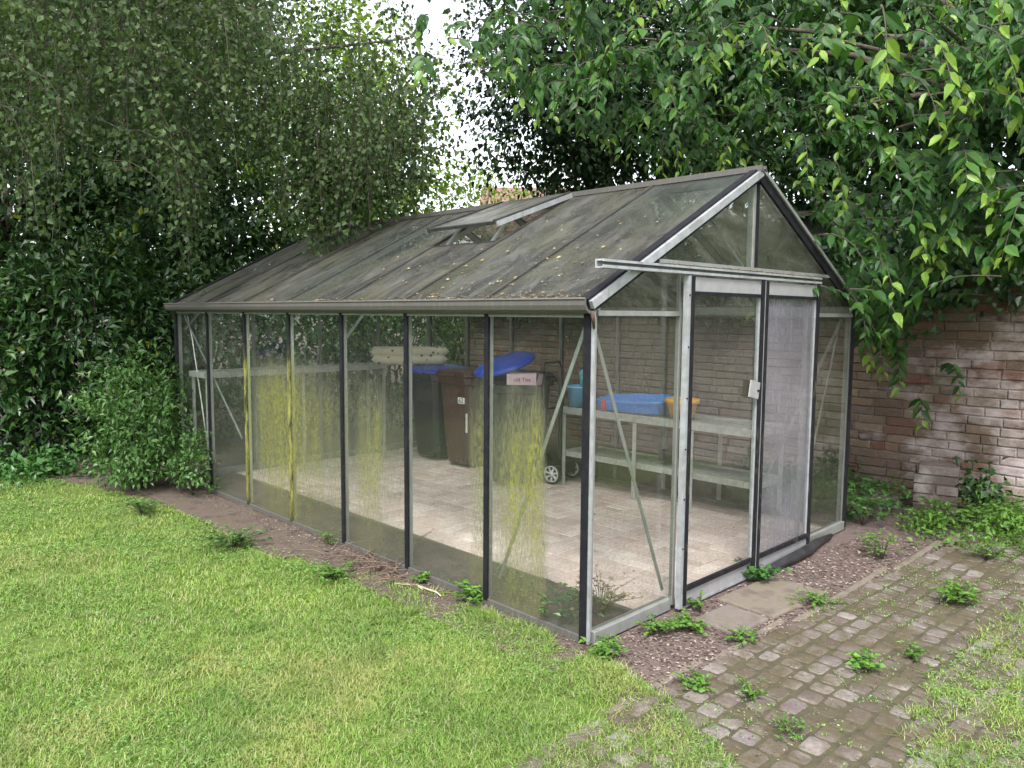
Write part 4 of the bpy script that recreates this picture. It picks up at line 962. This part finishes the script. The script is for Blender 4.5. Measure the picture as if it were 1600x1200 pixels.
weed('weed tuft between setts at the front of the path', -.05, -1.08, size=.065, nst=11, L=.028, wide=1.2, group=WG)
weed('weed growing among the nearest setts', .12, -.82, size=.06, nst=10, L=.03, group=WG)
weed('small weed where setts meet the left lawn', .02, -.62, size=.05, nst=10, L=.028, wide=1.3, group=WG)
weed('yellowish weed beside the right lawn edge', 1.02, -1.18, size=.07, nst=12, L=.03, group=WG)
weed('leafy weed right of the far corner post', 3.34, -.06, size=.24, nst=22, L=.05, mat=L_SHRUB, wide=.8, group=WG)
weed('spreading weed in front of the brick stub', 3.85, -.58, size=.18, nst=30, L=.045, wide=1.5, group=WG)
weed('spreading weed left of the brick stub path side', 3.55, -.48, size=.14, nst=24, L=.042, wide=1.5, group=WG)
weed('weed at the foot of the wall right of the brick stub', 4.35, -.72, size=.22, nst=30, L=.05, wide=1.3, group=WG)
weed('bright clump near the right edge by the wall', 4.0, -1.05, size=.20, nst=30, L=.048, wide=1.3, group=WG)
weed('light green weed on the mossy end of the path', 3.05, -1.0, size=.12, nst=22, L=.036, wide=1.5, group=WG)
weed('low weed between path and right lawn near the wall', 3.3, -1.35, size=.16, nst=26, L=.042, wide=1.4, group=WG)
weed('withered brown plant inside the near corner of the greenhouse', .30, .16, z=0.0, size=.26, nst=34, L=.03, mat=L_LITTER, name='withered_plant', cat='withered plant')
weed('dark green weed inside the glass at the near corner', .12, .22, z=0.0, size=.22, nst=30, L=.035, mat=L_DARKWEED, name='bed_plant', cat='weed')
weed('green weed inside the glass beside the second post', .10, .66, z=0.0, size=.20, nst=22, L=.035, mat=L_DARKWEED, name='bed_plant', cat='weed')
weed('thin weed with pale dots inside the third pane', .14, 1.65, z=0.0, size=.22, nst=9, L=.02, mat=L_LITTER, name='bed_plant', cat='weed')
# nettle bed under the wall, right of the far corner post
gcl = np.stack([rng.uniform(3.35, 4.7, 70), rng.uniform(.0, 1.4, 70), rng.uniform(.0, .22, 70)], 1)
wcl = np.concatenate([np.stack([rng.normal(a_, .16, 14), rng.normal(b_, .13, 14), np.abs(rng.normal(.03, .06, 14))], 1) for a_, b_ in ((3.95, -.80), (3.62, -.50), (4.2, -.95), (4.45, -1.25), (3.9, -1.2), (4.5, -.75), (3.5, -1.05), (4.3, .25), (3.7, -.9), (4.35, -.85), (4.55, -.95), (4.3, -1.25), (3.95, -.95), (3.50, -.66))])
tag(np_mesh('ground_weeds', [crown(wcl, 16, .055, .042, .62, 'ovate', .1, 1.0)], L_WEED), kind='stuff')
gcl = gcl[(gcl[:, 0] < 3.9) | (gcl[:, 1] > .35)]
g2 = np.stack([rng.uniform(-3.2, -.55, 110), np.zeros(110), np.abs(rng.normal(.02, .09, 110))], 1); g2[:, 1] = 6.35 - (g2[:, 0] + .8) * .32 + rng.normal(0, .22, 110)
gcl = np.concatenate([gcl, g2])
tag(np_mesh('ground_cover', [crown(gcl, 26, .10, .075, .65, 'ovate', .2, 1.0)], L_DARKWEED), kind='stuff')

# ------------------------------------------------------------------ shrubs and trees
def limb_tree(name, label, cat, base, h, r0, bark, limbs, crown_chunks, leafmats, group=None):
    t = thing(name, label, cat, base, 0, group); m = MB()
    pts = [(0, 0, -.1), (.05 * h * .1, .02, h * .35), (-.03 * h * .2, .05, h * .7), (.0, 0, h)]; m.tube(pts, [r0 * 1.25, r0, r0 * .75, r0 * .4], 10)
    for l in limbs:
        l = [Vector(p) - Vector(base) for p in l]; k = len(l); m.tube(l, [r0 * .5 * (1 - .8 * i_ / (k - 1)) for i_ in range(k)], 7)
    m.build('trunk', bark, t)
    b = np.array(base); np_mesh('crown', [(V - b, F, mi) for V, F, mi in crown_chunks], leafmats, t)
    return t
def shrub(name, label, c, r, ncl, nper, spread, L, Wd, mat, shape='ovate', droop=.3, z0=0, group=None, extra=None, cat='shrub', base=None):
    base = base or (c[0], c[1], 0); t = thing(name, label, cat, base, 0, group); b = np.array(base, float)
    C = ellipsoid_pts(c, r, ncl, .45); C[:, 2] = np.where(C[:, 2] < .1, .1 + .5 * rng.random(len(C)), C[:, 2])
    ch = [crown(C - b, nper, spread, L, Wd, shape, droop, .9, np.array(c) - b)]
    mats = [mat]
    if extra: mats.append(extra[0]); ch.append(crown(ellipsoid_pts(c, np.array(r) * 1.0, extra[1], .85) - b, extra[2], spread, L, Wd, shape, droop, .9, np.array(c) - b, 1))
    m = MB()
    for i_ in range(9):
        a = random.uniform(0, 6.28); e = Vector((math.cos(a) * r[0] * .6, math.sin(a) * r[1] * .6, c[2] + r[2] * random.uniform(.0, .7))); q_ = min(1, r[0]); m.tube([(random.gauss(0, .08) * q_, random.gauss(0, .08) * q_, -.05), Vector((e.x * .45, e.y * .45, e.z * .5)), e], [.018 * q_, .012 * q_, .004 * q_], 6)
    m.build('stem', BARK, t); np_mesh('foliage', ch, mats, t); return t
LG = 'laurels along the back of the lawn'
shrub('cherry_laurel', 'dense glossy laurel at the left edge of the lawn', (-1.55, 7.55, 1.2), (1.35, 1.0, 1.5), 420, 16, .13, .115, .48, L_LAUREL, group=LG)
shrub('cherry_laurel', 'glossy dark laurel between the left edge and the light green shrub', (-.10, 7.35, 1.25), (1.15, .95, 1.5), 420, 16, .13, .115, .48, L_LAUREL, group=LG, extra=(L_YELLOW, 12, 5))
shrub('cherry_laurel', 'dark laurel just behind the far corner of the greenhouse', (1.0, 7.1, 1.2), (.95, .8, 1.4), 260, 16, .13, .10, .45, L_LAUREL, group=LG)
shrub('cherry_laurel', 'laurel with yellowing leaves behind the far gable', (2.4, 6.9, 1.15), (1.0, .8, 1.35), 240, 16, .13, .10, .45, L_LAUREL, group=LG, extra=(L_YELLOW, 26, 6))
shrub('cherry_laurel', 'laurel behind the far gable against the brick wall', (3.9, 7.0, 1.3), (1.0, .8, 1.5), 220, 16, .13, .10, .45, L_LAUREL, group=LG)
for i_, (x_, y_) in enumerate(((-3.6, 7.9), (-5.6, 7.4), (-7.2, 6.0), (-7.8, 3.8), (-8.2, 1.4))):
    shrub('cherry_laurel', ('unseen laurel bush added left of the view for the pane reflections, %s in the row' % ('first', 'second', 'third', 'fourth', 'fifth')[i_]), (x_, y_, 1.3), (1.3, 1.3, 1.7), 150, 14, .18, .14, .5, L_LAUREL, group=LG)  # unseen row, added so the long panes mirror foliage instead of bright sky
shrub('dogwood_shrub', 'light green rounded shrub against the far corner of the greenhouse', (-.42, 5.10, .60), (.42, .50, .66), 230, 16, .07, .062, .5, L_SHRUB, droop=.35, cat='shrub')
shrub('low_shrub', 'small leafy plant at the foot of the light green shrub', (-.16, 4.50, .20), (.14, .24, .26), 50, 14, .05, .05, .6, L_SHRUB, droop=.2)
# wooded middle distance behind the laurels
def ell_tree(name, label, base, h, r0, c, r, ncl, nper, spread, L, Wd, mat, bark=BARK, droop=.45, inner=.3, shape='ovate', flat=.6, group=None, cat='tree', zcut=None):
    C = ellipsoid_pts(c, r, ncl, inner)
    if zcut is not None: C = C[C[:, 2] > zcut + .5 * (vnoise(C[:, 0], C[:, 1], .6, 5) - .5)]
    limbs = []
    for i_ in range(8):
        e = C[rng.integers(len(C))]; b = np.array(base) + np.array([0, 0, h * random.uniform(.35, .9)]); limbs.append([tuple(b), tuple(b * .5 + e * .5 + np.array([0, 0, .25])), tuple(e)])
    return limb_tree(name, label, cat, base, h, r0, bark, limbs, [crown(C, nper, spread, L, Wd, shape, droop, .95, c, 0, flat)], [mat], group)
ell_tree('hazel_tree', 'dark layered hazel rising over the laurels behind the greenhouse corner', (1.5, 8.4, 0), 3.4, .07, (1.25, 8.3, 2.9), (1.9, 1.1, 1.7), 420, 20, .16, .11, .7, L_HAZEL, flat=.35)
ell_tree('hazel_tree', 'dark hazel above the laurels near the left edge', (-.6, 9.0, 0), 3.4, .07, (-.8, 8.9, 2.9), (1.8, 1.1, 1.7), 380, 20, .16, .11, .7, L_HAZEL, flat=.35)
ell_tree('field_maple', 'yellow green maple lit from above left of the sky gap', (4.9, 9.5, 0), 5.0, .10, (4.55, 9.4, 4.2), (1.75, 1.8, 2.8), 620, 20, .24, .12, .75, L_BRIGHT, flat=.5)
ell_tree('tall_tree', 'tall dull green tree at the top left behind the birch', (.6, 12.4, 0), 8.0, .16, (.2, 12.0, 6.4), (3.6, 2.4, 4.4), 1150, 20, .32, .15, .7, L_HAZEL, flat=.5)
ell_tree('tall_tree', 'tall tree standing between the hazel and the yellow green maple', (3.0, 12.8, 0), 8.0, .16, (2.6, 12.5, 5.8), (2.2, 2.2, 4.4), 800, 20, .30, .15, .7, L_HAZEL, flat=.5)
ell_tree('backlit_tree', 'broadleaf tree foliage right of the sky gap, coloured dark as backlit', (5.5, 4.6, 0), 4.6, .09, (4.75, 4.15, 4.75), (1.5, 1.6, 1.75), 700, 26, .15, .085, .62, L_BACKLIT, droop=.5, flat=.8)
ell_tree('tall_tree', 'dark backing tree added behind the brick wall and the shed to hide the sky', (10.6, 1.8, 0), 6.0, .15, (10.0, 1.6, 5.0), (2.0, 7.0, 3.6), 1000, 22, .34, .20, .6, L_FILL, flat=.6)  # added as dark backing, blocks bright sky showing through the right crown
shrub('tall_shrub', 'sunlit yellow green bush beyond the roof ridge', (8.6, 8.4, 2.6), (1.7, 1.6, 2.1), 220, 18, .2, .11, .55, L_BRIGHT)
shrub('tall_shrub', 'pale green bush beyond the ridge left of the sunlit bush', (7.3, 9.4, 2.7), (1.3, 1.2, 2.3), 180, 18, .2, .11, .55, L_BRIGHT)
# distant wood closing the horizon
wc = []
for a_ in np.arange(-100, 190, 4.0):
    d_ = random.uniform(24, 34); wc.append((CAM[0] + d_ * math.cos(R(a_)), CAM[1] + d_ * math.sin(R(a_)), random.uniform(.8, 3.6)))
    wc.append((CAM[0] + d_ * math.cos(R(a_ + 2)), CAM[1] + d_ * math.sin(R(a_ + 2)), random.uniform(.6, 1.6)))
wc = np.array(wc); wc = wc[~((np.abs(np.degrees(np.arctan2(wc[:, 1] - CAM[1], wc[:, 0] - CAM[0])) - 45) < 7) & (wc[:, 2] > 2.2))]
tag(np_mesh('woodland', [crown(wc, 260, 1.3, .42, .7, 'diamond', .4, .9)], L_HAZEL), kind='stuff')

# weeping birch: limbs arch over, leafy strands hang down
def hanging(strands, leafL, step, wd=.62, tipfrac=0.0, jitter=.05, side=.0):
    """strands: list of polylines; returns twig MB and leaf arrays"""
    m = MB(); P, D, MI, LL_ = [], [], [], []
    for s in strands:
        s = np.array(s); seg = np.linalg.norm(np.diff(s, axis=0), axis=1); L = seg.sum(); cum = np.concatenate([[0], np.cumsum(seg)])
        m.tube([tuple(p) for p in s], [.0028] * (len(s) - 1) + [.0012], 4, cap=False)
        d = np.arange(.05, L, step); d = d + rng.uniform(-.4, .4, len(d)) * step
        pts = np.stack([np.interp(d, cum, s[:, q]) for q in range(3)], 1); a = rng.uniform(0, 6.28, len(d))
        out = np.stack([np.cos(a), np.sin(a), np.zeros(len(d))], 1); r = np.abs(rng.normal(0, jitter, len(d)))[:, None]
        P.append(pts + out * r + np.array([0, 0, -.01])); D.append(out * .7 + np.array([0, 0, -.75]) + rng.normal(size=(len(d), 3)) * .25); MI.append((d > L * (1 - tipfrac)).astype(int)); LL_.append(np.full(len(d), leafL))
    return m, np.concatenate(P), np.concatenate(D), np.concatenate(MI), np.concatenate(LL_)
ENV = [(-150, 330), (0, 370), (60, 395), (110, 330), (170, 300), (200, 290), (240, 330), (290, 455), (310, 430), (350, 310), (400, 330), (450, 360), (490, 425), (530, 420), (580, 400), (620, 370), (660, 335), (700, 270), (730, 230), (760, 170)]
st = []
for i_ in range(190):
    u = random.uniform(-140, 735); t_ = random.uniform(6.0, 10.0)
    if 470 < u < 640: t_ = random.uniform(6.9, 9.2)
    v = np.interp(u, [e[0] for e in ENV], [e[1] for e in ENV]) - abs(random.gauss(0, 1)) * 120 - (25 if i_ % 7 else 0)
    if 595 < u < 740 and random.random() < .90: continue
    p = at(u, v, t_)
    if p[0] > -.2 and p[1] < 5.4 and p[2] < zr(min(max(p[0], 0), MID)) + .05: p[2] = zr(min(max(p[0], 0), MID)) + .06 + random.random() * .1
    L_ = random.uniform(.7, 1.9); ax = random.gauss(0, .45); ay = random.gauss(0, .45)
    def arc(e, L2, ax, ay):
        ks = [0, .12, .28, .5, .75, 1.0]; return [tuple(e + np.array([ax * (1 - q) ** 2.2, ay * (1 - q) ** 2.2, L2 * (1 - q ** 1.5)]) + rng.normal(size=3) * .018) for q in ks]
    st.append(arc(p, L_, ax, ay))
    for q_ in range(3):
        st.append(arc(p + np.array([random.gauss(0, .11), random.gauss(0, .11), random.uniform(.08, L_ * .6)]), random.uniform(.25, .6), ax + random.gauss(0, .1), ay + random.gauss(0, .1)))
for i_ in range(60):
    u = random.uniform(470, 665); v = np.interp(u, [e[0] for e in ENV], [e[1] for e in ENV]) - abs(random.gauss(0, 1)) * 45; t_ = random.uniform(6.7, 8.0); p = at(u, v, t_)
    if p[0] > -.2 and p[1] < 5.4 and p[2] < zr(min(max(p[0], 0), 2 * MID)) + .05: p[2] = zr(min(max(p[0], 0), 2 * MID)) + .05 + random.random() * .12
    L_ = random.uniform(.7, 1.7); st.append(arc(p, L_, random.gauss(0, .5), random.gauss(0, .5)))
    for q_ in range(2): st.append(arc(p + np.array([random.gauss(0, .12), random.gauss(0, .12), random.uniform(.05, .5)]), random.uniform(.25, .6), random.gauss(0, .25), random.gauss(0, .25)))
for (u, v, t_) in ((295, 458, 7.0), (286, 425, 7.1), (306, 400, 7.0), (130, 328, 6.6), (182, 312, 6.6), (95, 392, 6.8), (45, 365, 6.8), (485, 422, 7.3), (512, 424, 7.3), (548, 408, 7.5), (250, 340, 6.7), (440, 372, 7.2)):
    p = at(u, v, t_); st.append(arc(p, 1.9, .2, -.2))
    for q_ in range(9): st.append(arc(p + np.array([random.gauss(0, .06), random.gauss(0, .06), random.uniform(.02, 1.2)]), random.uniform(.2, .45), random.gauss(0, .12), random.gauss(0, .12)))
BI = thing('weeping_birch', 'weeping birch whose leafy strands hang over the far end of the greenhouse roof', 'tree', (1.0, 9.6, 0))
tb = np.array([1.0, 9.6, 0]); m = MB(); m.tube([(0, 0, -.1), (.1, 0, 2.5), (0, -.1, 5.0), (-.1, -.2, 8.0)], [.22, .19, .15, .05], 10)
for (u, v, t_, zt_) in ((60, 40, 7.6, .5), (250, 90, 7.5, .6), (420, 20, 7.3, .5), (520, 70, 8.2, .5), (640, 60, 8.4, .6), (350, -60, 6.5, .5), (150, -60, 6.5, .4), (560, -80, 7.0, .4), (300, 60, 9.0, .7)):
    e = at(u, v, t_) - tb; b_ = np.array([0, -.1, random.uniform(3.6, 5.4)]); mid_ = b_ * .45 + e * .55 + np.array([0, 0, zt_]); m.tube([tuple(b_), tuple(b_ * .75 + mid_ * .25 + np.array([0, 0, .3])), tuple(mid_), tuple(e)], [.06, .045, .03, .008], 7)
m.build('trunk', BARK, BI)
mm, P, D, MI, LA = hanging(st, .050, .026, tipfrac=0, jitter=.085); tw_ = (np.array([tuple(v) for v in mm.V]) - tb, np.array(mm.F), 1)
Ncl = nrm(rng.normal(size=P.shape) + np.array([-.5, -.5, .5])); l = LA * rng.uniform(.55, 1.3, len(P))
ch = [leaf_geo(P - tb, D, Ncl, l, l * .78, 0, 'ovate', .08, .08)]
# looser birch spray higher up
BC = np.array([at(random.uniform(-150, 520), random.uniform(-260, 190), random.uniform(6.8, 10.5)) for _ in range(640)])
BC = np.concatenate([BC, np.array([at(random.uniform(600, 900), random.uniform(-320, -60), random.uniform(7, 10)) for _ in range(60)])])
ch.append(crown(BC - tb, 40, .14, .047, .78, 'ovate', .6, .5, None, 0, 1.0))
ch.append(tw_); np_mesh('crown', ch, [L_BIRCH, TWIG], BI)

# overhanging broadleaf on the right: drooping sprays with pale young tips
def sprays(specs, L, nleaf, rootz=.35):
    m = MB(); P, D, NN, MI, LEN = [], [], [], [], []
    for (tip, ln, hd, young) in specs:
        tip = np.array(tip); hd = nrm(np.array(hd)[None])[0]; base = tip - np.array([hd[0], hd[1], 0]) * ln * .9 + np.array([0, 0, ln * (.75 if young > 3 else .45)])
        ts = np.linspace(0, 1, 7); cur = base[None] + (tip - base)[None] * ts[:, None] + np.array([0, 0, 1.0]) * (ln * .22 * np.sin(ts * math.pi))[:, None] + hd[None] * (ln * .10 * np.sin(ts * math.pi))[:, None]
        m.tube([tuple(c) for c in cur], [.006, .005, .0045, .004, .003, .0025, .0015], 5, cap=False)
        k_ = max(6, int(nleaf * ln / .8)); tt = np.linspace(.12, 1.0, k_); pts = np.stack([np.interp(tt, ts, cur[:, q]) for q in range(3)], 1); tan = nrm(np.gradient(pts, axis=0))
        sd = nrm(np.cross(tan, UP + rng.normal(size=3) * .15)); sg = np.where(np.arange(k_) % 2 == 0, 1.0, -1.0)[:, None]
        D.append(tan * .55 + sd * sg * .8 + np.array([0, 0, -.45]) + rng.normal(size=(k_, 3)) * .16); P.append(pts); NN.append(np.tile(UP, (k_, 1)) * .8 - hd * .0 + nrm(CAM - tip)[None] * .45 + rng.normal(size=(k_, 3)) * .25)
        MI.append((np.arange(k_) >= k_ - young).astype(int)); LEN.append(L * random.uniform(.75, 1.1) * (1 - .3 * tt) * rng.uniform(.7, 1.2, k_))
    return m, np.concatenate(P), np.concatenate(D), np.concatenate(NN), np.concatenate(MI), np.concatenate(LEN)
EN2 = [(770, 120), (830, 190), (900, 210), (960, 250), (1020, 260), (1090, 285), (1150, 265), (1200, 260), (1250, 300), (1300, 390), (1340, 520), (1375, 560), (1420, 480), (1460, 430), (1520, 430), (1600, 430), (1750, 430)]
spec = []
for i_ in range(720):
    if i_ % 5 == 0: cu, ct, cv = random.uniform(795, 1760), random.uniform(5.2, 8.2), random.random()
    u = cu + random.gauss(0, 28); t_ = ct + random.gauss(0, .18)
    if u > 1330: t_ = 5.4 + (ct - 5.2) * .63 + random.gauss(0, .15)
    ve = np.interp(u, [e[0] for e in EN2], [e[1] for e in EN2]); v = ve - (abs(random.gauss(0, 1)) * 40 if random.random() < .3 else 480 * cv + random.gauss(0, 28))
    if v > 200 and u < 1330: t_ = random.uniform(6.6, 8.6)
    p = at(u, v, t_)
    if p[2] < 2.7 and p[0] < 3.3 and p[1] > -.15 and p[1] < 5.3: t_ = 8.2; p = at(u, v, t_)
    hd = (random.gauss(-.5, .7), random.gauss(-.3, .7), random.uniform(-.9, -.3)); spec.append((p, random.uniform(.4, .9), hd, random.choice((0, 0, 0, 0, 2, 3))))
for (u, v, t_, ln, yg) in ((1443, 425, 5.6, .75, 7), (1318, 328, 5.8, .5, 5), (1262, 275, 5.9, .45, 4), (1490, 150, 4.4, .55, 7), (1470, 210, 4.5, .5, 5), (1385, 115, 4.3, .5, 5), (1130, 95, 5.3, .45, 5), (1205, 108, 5.3, .45, 5), (1110, 130, 5.4, .35, 4), (1050, 150, 6.0, .4, 3), (1060, 268, 6.6, .5, 4),
                           (1132, 262, 6.6, .4, 4), (1035, 270, 6.8, .45, 4), (885, 50, 6.2, .45, 5), (905, 20, 6.0, .4, 5), (1025, 15, 5.8, .4, 5), (1550, 325, 5.5, .5, 3), (1510, 285, 5.3, .5, 3), (1590, 140, 4.6, .5, 4), (1405, 605, 7.2, .8, 2), (1380, 590, 7.0, .8, 3), (1500, 620, 7.6, .6, 1), (1360, 570, 6.8, .7, 3), (1395, 540, 7.0, .8, 0), (1440, 665, 7.5, .5, 3), (1355, 470, 6.6, .6, 0), (1420, 520, 7.2, .7, 0), (1280, 90, 4.9, .5, 3), (1560, 60, 4.5, .5, 4), (985, 240, 6.8, .5, 2), (700, 70, 5.4, .5, 3), (660, 120, 5.6, .45, 2), (655, 60, 5.5, .4, 2)):
    spec.append((at(u, v, t_), ln, (random.gauss(-.5, .2), random.gauss(-.4, .2), -1.1), yg))
RT = thing('broadleaf_tree', 'big dark broadleaf tree overhanging the wall and gable with pale hanging tips', 'tree', (6.9, -.6, 0)); tb = np.array([6.9, -.6, 0])
m = MB(); m.tube([(0, 0, -.1), (.1, .05, 1.6), (-.05, .1, 3.2), (-.2, .2, 5.5)], [.26, .22, .18, .08], 10)
for (u, v, t_) in ((1150, 40, 7.4), (1000, 60, 8.0), (1300, 60, 6.2), (1450, 20, 5.6), (1550, 140, 6.4), (1250, 180, 8.0), (1400, 200, 7.4), (1180, -120, 5.4)):
    e = at(u, v, t_) - tb; b_ = np.array([-.05, .1, random.uniform(2.4, 4.6)]); md = b_ * .5 + e * .5 + np.array([0, 0, .45]); m.tube([tuple(b_), tuple(b_ * .75 + md * .25 + np.array([0, 0, .25])), tuple(md), tuple(e)], [.07, .055, .035, .01], 7)
m.build('trunk', BARK, RT)
mm, P, D, NN, MI, LEN = sprays(spec, .150, 15); tw_ = (np.array([tuple(v) for v in mm.V]) - tb, np.array(mm.F), 3)
ch = [leaf_geo(P - tb, D, NN, LEN, LEN * rng.uniform(.36, .56, len(P)), MI, 'fine', rng.uniform(.0, .22, (len(P), 1)), rng.uniform(-.02, .34, (len(P), 1)))]
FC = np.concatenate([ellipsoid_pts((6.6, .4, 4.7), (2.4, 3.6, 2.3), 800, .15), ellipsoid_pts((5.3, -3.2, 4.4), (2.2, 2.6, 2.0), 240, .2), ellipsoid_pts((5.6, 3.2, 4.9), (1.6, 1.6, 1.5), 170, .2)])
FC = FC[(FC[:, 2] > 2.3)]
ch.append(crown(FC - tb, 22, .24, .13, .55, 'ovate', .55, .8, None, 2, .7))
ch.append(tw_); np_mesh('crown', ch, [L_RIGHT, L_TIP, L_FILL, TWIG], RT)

# ivy over the wall top
IV = thing('ivy', 'dark glossy ivy draped over the top of the brick wall', 'ivy', (4.75, 0, 0))
ny = 560; yv = rng.uniform(-4.5, 6.3, ny); zlow = 1.88 + .22 * (vnoise(yv, yv * 0, .5, 31) - .5) - .10 * (yv > .6); zv = zlow + rng.random(ny) ** 1.0 * .75; xv = 4.70 - .22 * np.sin(np.clip((zv - 1.7) / .9, 0, 1) * math.pi) * rng.random(ny)
C = np.stack([xv, yv, zv], 1) - np.array([4.75, 0, 0]); n2 = len(C) * 17; CC = np.repeat(C, 17, 0) + rng.normal(size=(n2, 3)) * np.array([.06, .12, .10])
Dv = np.stack([rng.normal(-.3, .3, n2), rng.normal(0, .5, n2), rng.normal(-.75, .25, n2)], 1); Nv = np.stack([rng.normal(-.8, .25, n2), rng.normal(-.1, .3, n2), rng.normal(.55, .25, n2)], 1); l = .085 * rng.uniform(.6, 1.3, n2)
np_mesh('foliage', [leaf_geo(CC, Dv, Nv, l, l * .85, 0, 'ovate', .06, .08)], L_IVY, IV)
m = MB()
for y_ in np.arange(-4, 6, .8): m.tube([(.10, y_ + .3, 2.262), (.03, y_ + random.gauss(0, .1), 2.27), (-.13, y_ - .2, 2.24), (-.14, y_ + .1, 1.95)], [.02, .016, .012, .006], 6)
m.build('stem', BARK, IV)
ib = np.stack([rng.normal(4.34, .05, 22), rng.normal(-.60, .05, 22), rng.uniform(.05, .42, 22)], 1)
IB = thing('ivy', 'small ivy sprig climbing over the brick stub at the wall foot', 'ivy', (4.30, -.43, 0)); np_mesh('foliage', [crown(ib - np.array([4.30, -.43, 0]), 9, .05, .07, .85, 'ovate', .4, .8)], L_IVY, IB)
